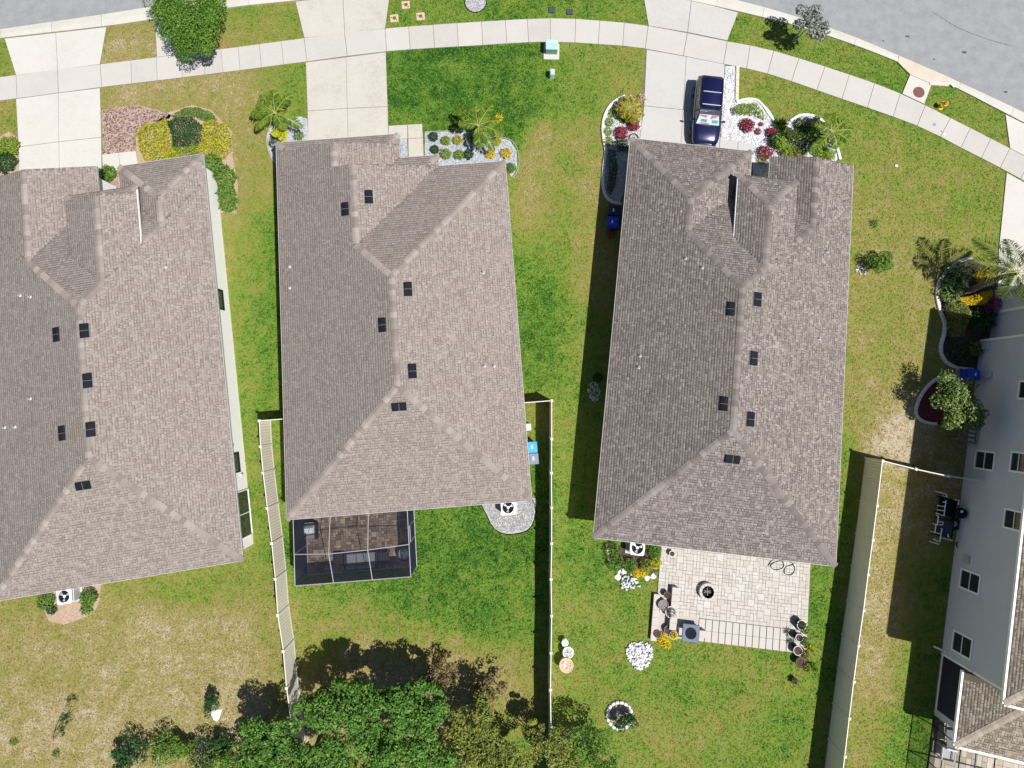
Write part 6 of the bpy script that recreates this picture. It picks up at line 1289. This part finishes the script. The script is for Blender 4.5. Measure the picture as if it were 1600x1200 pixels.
tree('shrub', 'dark shrub between left bottom shrubs and the left fence', 'shrub', U(360, 1170), [T(362, 1190, 1.2, .9)], L_GREEN, 2200, .12, .05, nb=12, sub=.36)
tw = thing('dead_branches', P3(860, 1150), 'bare grey twigs sprawled over the end of the long fence', 'branches')
for k in range(9):
    a = rng.uniform(-.9, 1.0)-.6; L = rng.uniform(.7, 1.4); p = P3(860, 1158, 2.1); m = MB(); m.tube([p, (p[0]+.4*L*math.cos(a), p[1]+.4*L*math.sin(a), 2.3), (p[0]+L*math.cos(a+.25), p[1]+L*math.sin(a+.25), 2.1+rng.uniform(-.2, .2))], .018, 5, .006).build('twig', pm('grey_twig', [(.36, .34, .32), (.52, .50, .47)], 8), tw)
MB().tube([P3(860, 1158, 0), P3(860, 1158, 2.12)], .03, 6).build('stem', M_PALEBARK, tw)
# ================================================================== BESIDE THE GREY HOUSE
def hz(x, y, z=.3): return U(1430+x/9.23, 740+y/9.23, z)
# white pipe rack
rk = thing('pipe_rack', (*hz(360, 640), 0), 'white plastic pipe frame standing in the shade by the grey wall', 'pipe frame')
def pipe(pts, z=.55, r=.036): MB().tube([(*hz(x, y, z), z) for x, y in pts], r, 6).build('pipe', M_WPLASTIC, rk)
for q in ([(350, 268), (455, 300), (455, 335)], [(575, 375), (630, 385), (622, 450)], [(445, 385), (415, 605), (370, 600)], [(310, 600), (335, 605), (320, 740)], [(300, 740), (285, 850), (350, 865)], [(385, 795), (355, 980), (310, 975)], [(330, 690), (400, 700), (395, 740), (345, 735)], [(275, 1000), (345, 1018)], [(470, 870), (480, 920)], [(265, 945), (300, 955)], [(320, 460), (370, 468)], [(315, 520), (365, 528)], [(400, 410), (445, 415)], [(385, 470), (430, 478)], [(375, 530), (425, 538)], [(300, 570), (355, 585)]): pipe(q)
for x, y in ((455, 335), (630, 385), (415, 605), (320, 740), (285, 850), (355, 980), (275, 1000), (350, 268), (385, 795), (400, 700)): MB().tube([(*hz(x, y, .5), .0), (*hz(x, y, .5), .55)], .025, 6).build('upright', M_WPLASTIC, rk)
# black bench frame under it
bk = thing('weight_bench', (*hz(480, 700), 0), 'black metal clutter of frames behind the white pipes', 'metal frame')
for q in ([(360, 330), (600, 400), (560, 640), (330, 560), (360, 330)], [(330, 640), (560, 700), (520, 960), (290, 880), (330, 640)]): MB().tube([(*hz(x, y, .4), .4) for x, y in q], .03, 6).build('frame', M_BLACK, bk)
MB().prism([tuple(hz(x, y, .38)) for x, y in ((370, 340), (595, 405), (560, 630), (335, 560))], .34, .38).build('seat_board', M_BLACK, bk); MB().prism([tuple(hz(x, y, .38)) for x, y in ((335, 650), (555, 705), (518, 950), (295, 875))], .34, .38).build('shelf_board', M_GLAZE, bk)
for x, y in ((365, 335), (595, 400), (560, 635), (335, 560), (335, 645), (555, 700), (520, 955), (295, 880)): MB().tube([(*hz(x, y, .38), 0), (*hz(x, y, .38), .4)], .03, 6).build('leg', M_BLACK, bk)
MB().tube([(*hz(385, 925, .5), .46), (*hz(545, 965, .5), .46)], .05, 6).build('bar', M_GALV, bk)
c = (*hz(680, 575, .9), .0); t = thing('kettle_grill', c, 'round black kettle grill against the grey wall', 'grill'); MB().lathe(c, [(0, .45), (.22, .5), (.32, .68), (.33, .75), (.28, .92), (.12, 1.0), (0, 1.02)], 20).build('kettle', M_BLACK, t); MB().lathe((c[0]-.05, c[1]+.1, 1.0), [(.1, -.03), (.09, .0), (0, .01)], 10).build('vent', M_WPLASTIC, t)
for a in (.5, 2.6, 4.7): MB().tube([(c[0]+.2*math.cos(a), c[1]+.2*math.sin(a), .5), (c[0]+.3*math.cos(a), c[1]+.3*math.sin(a), 0)], .018, 6).build('leg', M_BLACK, t)
c = (*hz(615, 740, .4), 0); t = thing('tyre_stack', c, 'black tyre lying below the kettle grill', 'tyre'); MB().lathe(c, [(.18, .02), (.32, 0), (.36, .1), (.32, .2), (.18, .18), (.18, .02)], 20).build('tyre', M_TYRE, t); MB().lathe(c, [(.17, .1), (0, .1)], 14).build('rim', M_GALV, t)
hc = smooth_curve([hz(660, 870, .3), hz(665, 960, .3), hz(600, 1010, .3), hz(620, 1080, .3), hz(660, 1120, .3), hz(600, 1180, .3)], 6); t = thing('garden_hose', (*hc[0], 0), 'black hose hanging along the foot of the grey wall', 'hose'); MB().tube([(p[0], p[1], .25) for p in hc], .03, 5).build('hose', M_BLACK, t); MB().tube([(hc[0][0], hc[0][1], 0), (hc[0][0], hc[0][1], .3)], .025, 6).build('spigot', M_GALV, t)
c = P3(1463, 1019, .2); t = thing('downspout_elbow', (c[0], c[1], 0), 'white downspout elbow at the rear corner of the grey house', 'downspout'); a_, b_ = H4.W(.25, .05), H4.W(.35, .55); MB().tube([(*a_, .5), (*a_, .2), (*b_, .08)], .06, 6).build('pipe', M_WPLASTIC, t); MB().box((*a_, .56), (.16, .16, .1), ang4).build('collar', M_WPLASTIC, t)
# rear screened patio of the grey house (bottom right corner)
pg = thing('screen_patio', P3(1480, 1180), 'screened paver patio at the bottom right corner', 'screen enclosure')
q0 = (-3.45, .0); q1 = (-9.5, .0)
MB().prism([tuple(H4.W(*p)) for p in ((-3.42, -9), (-3.42, .0), (-9.5, .0), (-9.5, -9))], 0, .05).build('bedding', M_JOINT, pg); NO_GRASS.append([tuple(H4.W(*p)) for p in ((-3.4, -9), (-3.4, .05), (-9.5, .05), (-9.5, -9))])
pavers(pg, -9.5, -3.45, -6.0, -.05, H4.W, pm('cream_pavers', [(0, .26, .22, .17), (.5, .42, .37, .30), (1, .58, .53, .45)], 1.2, island=1.8, nw=.6, rough=.9), .3, .08)
for v in (0, -1.9, -3.8):
    MB().tube([H4.W3(-3.45, v, 2.62), H4.W3(-9.5, v, 2.62)], .04, 4).build('beam', M_BLACK, pg)
for u in (-4.0, -6.0, -8.0):
    MB().tube([H4.W3(u, 0, 2.62), H4.W3(u, -6, 2.62)], .04, 4).build('beam', M_BLACK, pg); MB().tube([H4.W3(u, 0, 0), H4.W3(u, 0, 2.62)], .035, 4).build('upright', M_BLACK, pg)
MB().tube([H4.W3(-3.45, 0, .06), H4.W3(-9.5, 0, .06)], .03, 4).build('sill', M_BLACK, pg)
obj_from('wall_screen', [H4.W3(-3.45, 0, .06), H4.W3(-9.5, 0, .06), H4.W3(-9.5, 0, 2.6), H4.W3(-3.45, 0, 2.6)], [(0, 1, 2, 3)], pm('patio_screen', [(.02, .02, .025), (.03, .03, .035)], 2, alpha=.3), pg)
obj_from('roof_screen', [H4.W3(-4.0, 0, 2.63), H4.W3(-9.5, 0, 2.63), H4.W3(-9.5, -6, 2.63), H4.W3(-4.0, -6, 2.63)], [(0, 1, 2, 3)], pm('patio_roof_screen', [(.05, .05, .05), (.06, .06, .06)], 2, alpha=.12), pg)
cc = U(1482, 1178, .6); t = thing('armchair', (cc[0], cc[1], .08), 'white framed armchair on the bottom right patio', 'chair'); Mx = Matrix.Translation((cc[0], cc[1], .08)) @ Matrix.Rotation(ang4, 4, 'Z')
MB().bbox((0, 0, .36), (.62, .66, .14), 0, .04, Mx).build('seat_cushion', M_PALEFAB, t); MB().bbox((.33, 0, .60), (.10, .66, .50), 0, .03, Mx).build('backrest', M_WPLASTIC, t)
for s_ in (-1, 1): MB().bbox((-.02, s_*.37, .56), (.74, .06, .06), 0, .02, Mx).build('arm', M_WPLASTIC, t)
for sx in (-1, 1):
    for s_ in (-1, 1): MB().box((sx*.32, s_*.37, .27), (.05, .05, .54), 0, Mx).build('leg', M_WPLASTIC, t)
cc = U(1484, 1150, .6); t = thing('patio_table', (cc[0], cc[1], .08), 'grey patio table above the white armchair', 'table'); Mx = Matrix.Translation((cc[0], cc[1], .08)) @ Matrix.Rotation(ang4+.15, 4, 'Z'); MB().bbox((0, 0, .70), (1.1, .6, .05), 0, .01, Mx).build('table_top', M_GREYFAB, t)
for sx in (-1, 1):
    for s_ in (-1, 1): MB().box((sx*.48, s_*.24, .34), (.05, .05, .68), 0, Mx).build('leg', M_BLACK, t)

# ================================================================== GROUND AND GRASS
DRY = [ # photo x, y, radius x, radius y, dryness, weight
 (300, 130, 190, 45, .72, 1.2), (455, 130, 40, 45, .22, 1.6), (195, 70, 50, 40, .68, 1.3), (420, 40, 60, 30, .52, 1), (425, 25, 50, 12, .30, 1), (8, 95, 25, 30, .40, 1.2), (20, 185, 40, 30, .55, 1),
 (385, 250, 45, 70, .66, 1.2), (400, 400, 30, 150, .40, 1.0), (425, 480, 14, 180, .24, 1.2), (368, 420, 16, 120, .56, 1.0), (395, 600, 30, 80, .34, 1), (405, 780, 20, 120, .46, 1), (425, 900, 22, 60, .36, 1), (440, 700, 14, 150, .40, 1), (400, 660, 26, 40, .26, 1),
 (230, 1030, 240, 110, .76, 2.2), (60, 1020, 70, 70, .58, 1.2), (60, 950, 60, 25, .50, 1), (270, 910, 90, 20, .30, 1.5), (400, 980, 40, 60, .72, 1), (430, 1040, 10, 80, .42, .8), (300, 1010, 60, 30, .84, 1), (100, 1150, 120, 50, .80, 1.2), (380, 1120, 50, 50, .84, 1),
 (660, 880, 220, 70, .17, 2.0), (740, 880, 70, 60, .14, 1.2), (545, 975, 40, 22, .60, 1.2), (620, 960, 25, 25, .55, .9), (640, 985, 30, 20, .58, .9), (730, 1015, 50, 25, .62, 1.2), (640, 1035, 120, 22, .70, 1.2), (720, 1070, 90, 40, .86, 2), (560, 1000, 60, 15, .26, .7), (480, 1040, 30, 40, .34, 1), (800, 960, 35, 120, .28, 1), (470, 960, 25, 50, .44, .8), (810, 1090, 30, 40, .70, 1), (600, 1090, 120, 40, .84, 1.2),
 (700, 130, 110, 50, .10, 2.2), (700, 110, 100, 14, .30, .8), (640, 20, 60, 30, .34, 1.2), (820, 20, 80, 25, .26, 1.2), (960, 20, 60, 20, .34, 1), (860, 130, 40, 60, .20, 1), (930, 120, 60, 45, .45, 1.6), (880, 105, 30, 25, .50, .8), (840, 250, 22, 42, .66, 1.4), (850, 220, 10, 20, .74, .8), (895, 300, 35, 90, .54, 1.2), (928, 360, 20, 90, .66, 1.2), (832, 340, 14, 35, .68, 1.3), (905, 420, 25, 60, .58, 1), (850, 440, 30, 70, .24, 1.2), (860, 530, 35, 60, .20, 1.2), (905, 550, 25, 70, .42, 1), (820, 210, 14, 20, .28, .8), (895, 700, 16, 100, .42, 1.4), (880, 640, 20, 40, .40, 1), (925, 800, 30, 60, .34, 1), (835, 650, 14, 30, .52, 1.2), (835, 760, 14, 40, .26, 1), (900, 610, 30, 60, .34, .8),
 (1340, 110, 120, 40, .36, 1.4), (1250, 150, 90, 25, .46, 1.6), (1200, 130, 40, 20, .50, 1), (1380, 200, 60, 50, .38, 1.2), (1470, 280, 90, 60, .47, 1.8), (1400, 330, 60, 70, .52, 1.6), (1350, 300, 22, 60, .60, 1), (1500, 330, 50, 50, .44, 1), (1400, 460, 80, 80, .60, 2), (1450, 420, 40, 40, .66, 1), (1390, 560, 60, 80, .64, 1.6), (1335, 560, 20, 120, .48, 1), (1360, 660, 30, 70, .72, 1.6), (1415, 655, 24, 30, .98, 3.5), (1412, 690, 20, 18, 1.0, 3), (1390, 620, 20, 20, .78, 1), (1330, 690, 14, 60, .40, 1), (1440, 530, 14, 80, .62, .8), (1480, 700, 40, 50, .80, 1.6),
 (1320, 800, 12, 120, .40, 1.2), (1405, 760, 26, 60, .78, 2), (1395, 900, 26, 120, .80, 2.6), (1375, 1050, 26, 90, .82, 3), (1410, 860, 20, 40, .48, .8), (1395, 1150, 40, 60, .16, 2.2), (1415, 1020, 14, 60, .28, 1.2), (1460, 800, 40, 60, .72, 1.4), (1460, 950, 40, 80, .36, 1.4), (1450, 1050, 30, 60, .34, 1), (1340, 1180, 14, 40, .66, 1), (1350, 1100, 14, 60, .80, .6),
 (960, 970, 90, 60, .43, 1.6), (950, 1040, 60, 40, .40, 1), (1100, 1080, 160, 60, .38, 1.8), (1130, 1040, 60, 14, .52, 1), (1060, 1150, 120, 40, .46, 1.2), (1240, 1120, 60, 80, .34, 1.2), (1180, 1160, 50, 30, .26, .8), (1300, 960, 20, 100, .28, 1.2), (885, 900, 14, 120, .46, 1.2), (890, 1080, 30, 40, .48, 1), (1005, 1130, 60, 14, .64, .7), (1110, 1115, 40, 14, .60, .7), (1280, 1050, 20, 60, .32, 1),
 (1510, 200, 80, 40, .38, 1.3)]
dryP = []
for x, y, rx, ry, d, w in DRY:
    c = U(x, y); s = .5*(abs(U(x+10, y)[0]-c[0])+abs(U(x, y+10)[1]-c[1]))/10; dryP.append((c[0], c[1], rx*s, ry*s, d, w))
def dryness(x, y):
    num = np.full(x.shape, .40*.05); den = np.full(x.shape, .05)
    wx = x+(fbm(x, y, .35, 1)-.5)*3.0; wy = y+(fbm(x, y, .35, 4)-.5)*3.0
    for cx, cy, rx, ry, d, w in dryP:
        g = w*np.exp(-(((wx-cx)/rx)**2+((wy-cy)/ry)**2)*.9); num += g*d; den += g
    r = num/den
    return np.clip(r+(fbm(x, y, .55, 2)-.5)*.24+(fbm(x, y, 1.7, 5)-.5)*.34, 0, 1)
xs = np.concatenate([[-400, -180, -90, -55], np.arange(-42, 42.01, .25), [55, 90, 180, 400]]); ys = np.concatenate([[-400, -180, -90, -45], np.arange(-27, 32.01, .25), [45, 90, 180, 400]])
X, Y = np.meshgrid(xs, ys, indexing='ij'); nx, ny = X.shape
Vg = np.stack([X.ravel(), Y.ravel(), np.zeros(X.size)], 1); idx = np.arange(nx*ny).reshape(nx, ny)
Fg = np.stack([idx[:-1, :-1], idx[1:, :-1], idx[1:, 1:], idx[:-1, 1:]], -1).reshape(-1, 4)
me = bpy.data.meshes.new('lawn'); me.vertices.add(len(Vg)); me.vertices.foreach_set('co', Vg.astype(np.float32).ravel()); me.loops.add(Fg.size); me.loops.foreach_set('vertex_index', Fg.astype(np.int32).ravel()); me.polygons.add(len(Fg)); me.polygons.foreach_set('loop_start', np.arange(0, Fg.size, 4, dtype=np.int32))
at = me.attributes.new('dry', 'FLOAT', 'POINT'); xr, yr = X.ravel(), Y.ravel(); edge = np.clip(np.minimum(np.minimum(xr+42, 42-xr), np.minimum(yr+27, 32-yr))/3, 0, 1)
at.data.foreach_set('value', (dryness(xr, yr)*edge+.42*(1-edge)).astype(np.float32)); me.materials.append(grass_mat('lawn', False)); me.update(calc_edges=True)
lawn = bpy.data.objects.new('lawn', me); COL.objects.link(lawn); tag(lawn, 'patchy green and straw coloured lawn around the houses', None, None, 'structure')
# footprints keep grass out
for h, ps in ((H1, [[(-.4, .3), (13.3, .3), (13.3, 24), (-.4, 24)]]), (H2, [[(.4, .4), (13.6, .4), (13.6, 22), (.4, 22)]]), (H3, [[(.4, .4), (13.35, .4), (13.35, 23.3), (.4, 23.3)]])):
    for p in ps: NO_GRASS.append([tuple(h.W(*q)) for q in p])
NB = 330000
Q = np.stack([rng.uniform(-36, 36, NB), rng.uniform(-22.5, 28, NB)], 1)
keep = np.ones(NB, bool)
for poly in NO_GRASS:
    A = np.array(poly); lo, hi = A.min(0), A.max(0); s = keep & (Q[:, 0] > lo[0]) & (Q[:, 0] < hi[0]) & (Q[:, 1] > lo[1]) & (Q[:, 1] < hi[1]); i = np.nonzero(s)[0]
    if len(i): keep[i[in_poly(Q[i], poly)]] = False
Q = Q[keep]; dv = dryness(Q[:, 0], Q[:, 1])
k2 = rng.random(len(Q)) < np.clip(1.25-dv*.9, .12, 1); Q, dv = Q[k2], dv[k2]; n = len(Q)
a = rng.uniform(0, 6.283, n); L = rng.uniform(.08, .20, n); wd = rng.uniform(.012, .034, n); up = rng.uniform(.03, .10, n)
d = np.stack([np.cos(a), np.sin(a)], 1); sd = np.stack([-d[:, 1], d[:, 0]], 1)
p0 = np.concatenate([Q-sd*wd[:, None], np.zeros((n, 1))+.003], 1); p1 = np.concatenate([Q+sd*wd[:, None], np.zeros((n, 1))+.003], 1); p2 = np.concatenate([Q+d*L[:, None], up[:, None]], 1)
gr = big_mesh('grass', np.stack([p0, p1, p2], 1).reshape(-1, 3), 3, grass_mat('grass_blade', True), None, {'dry': np.repeat(dv, 3)})
tag(gr, 'short patchy grass blades covering the lawns', None, None, 'stuff')
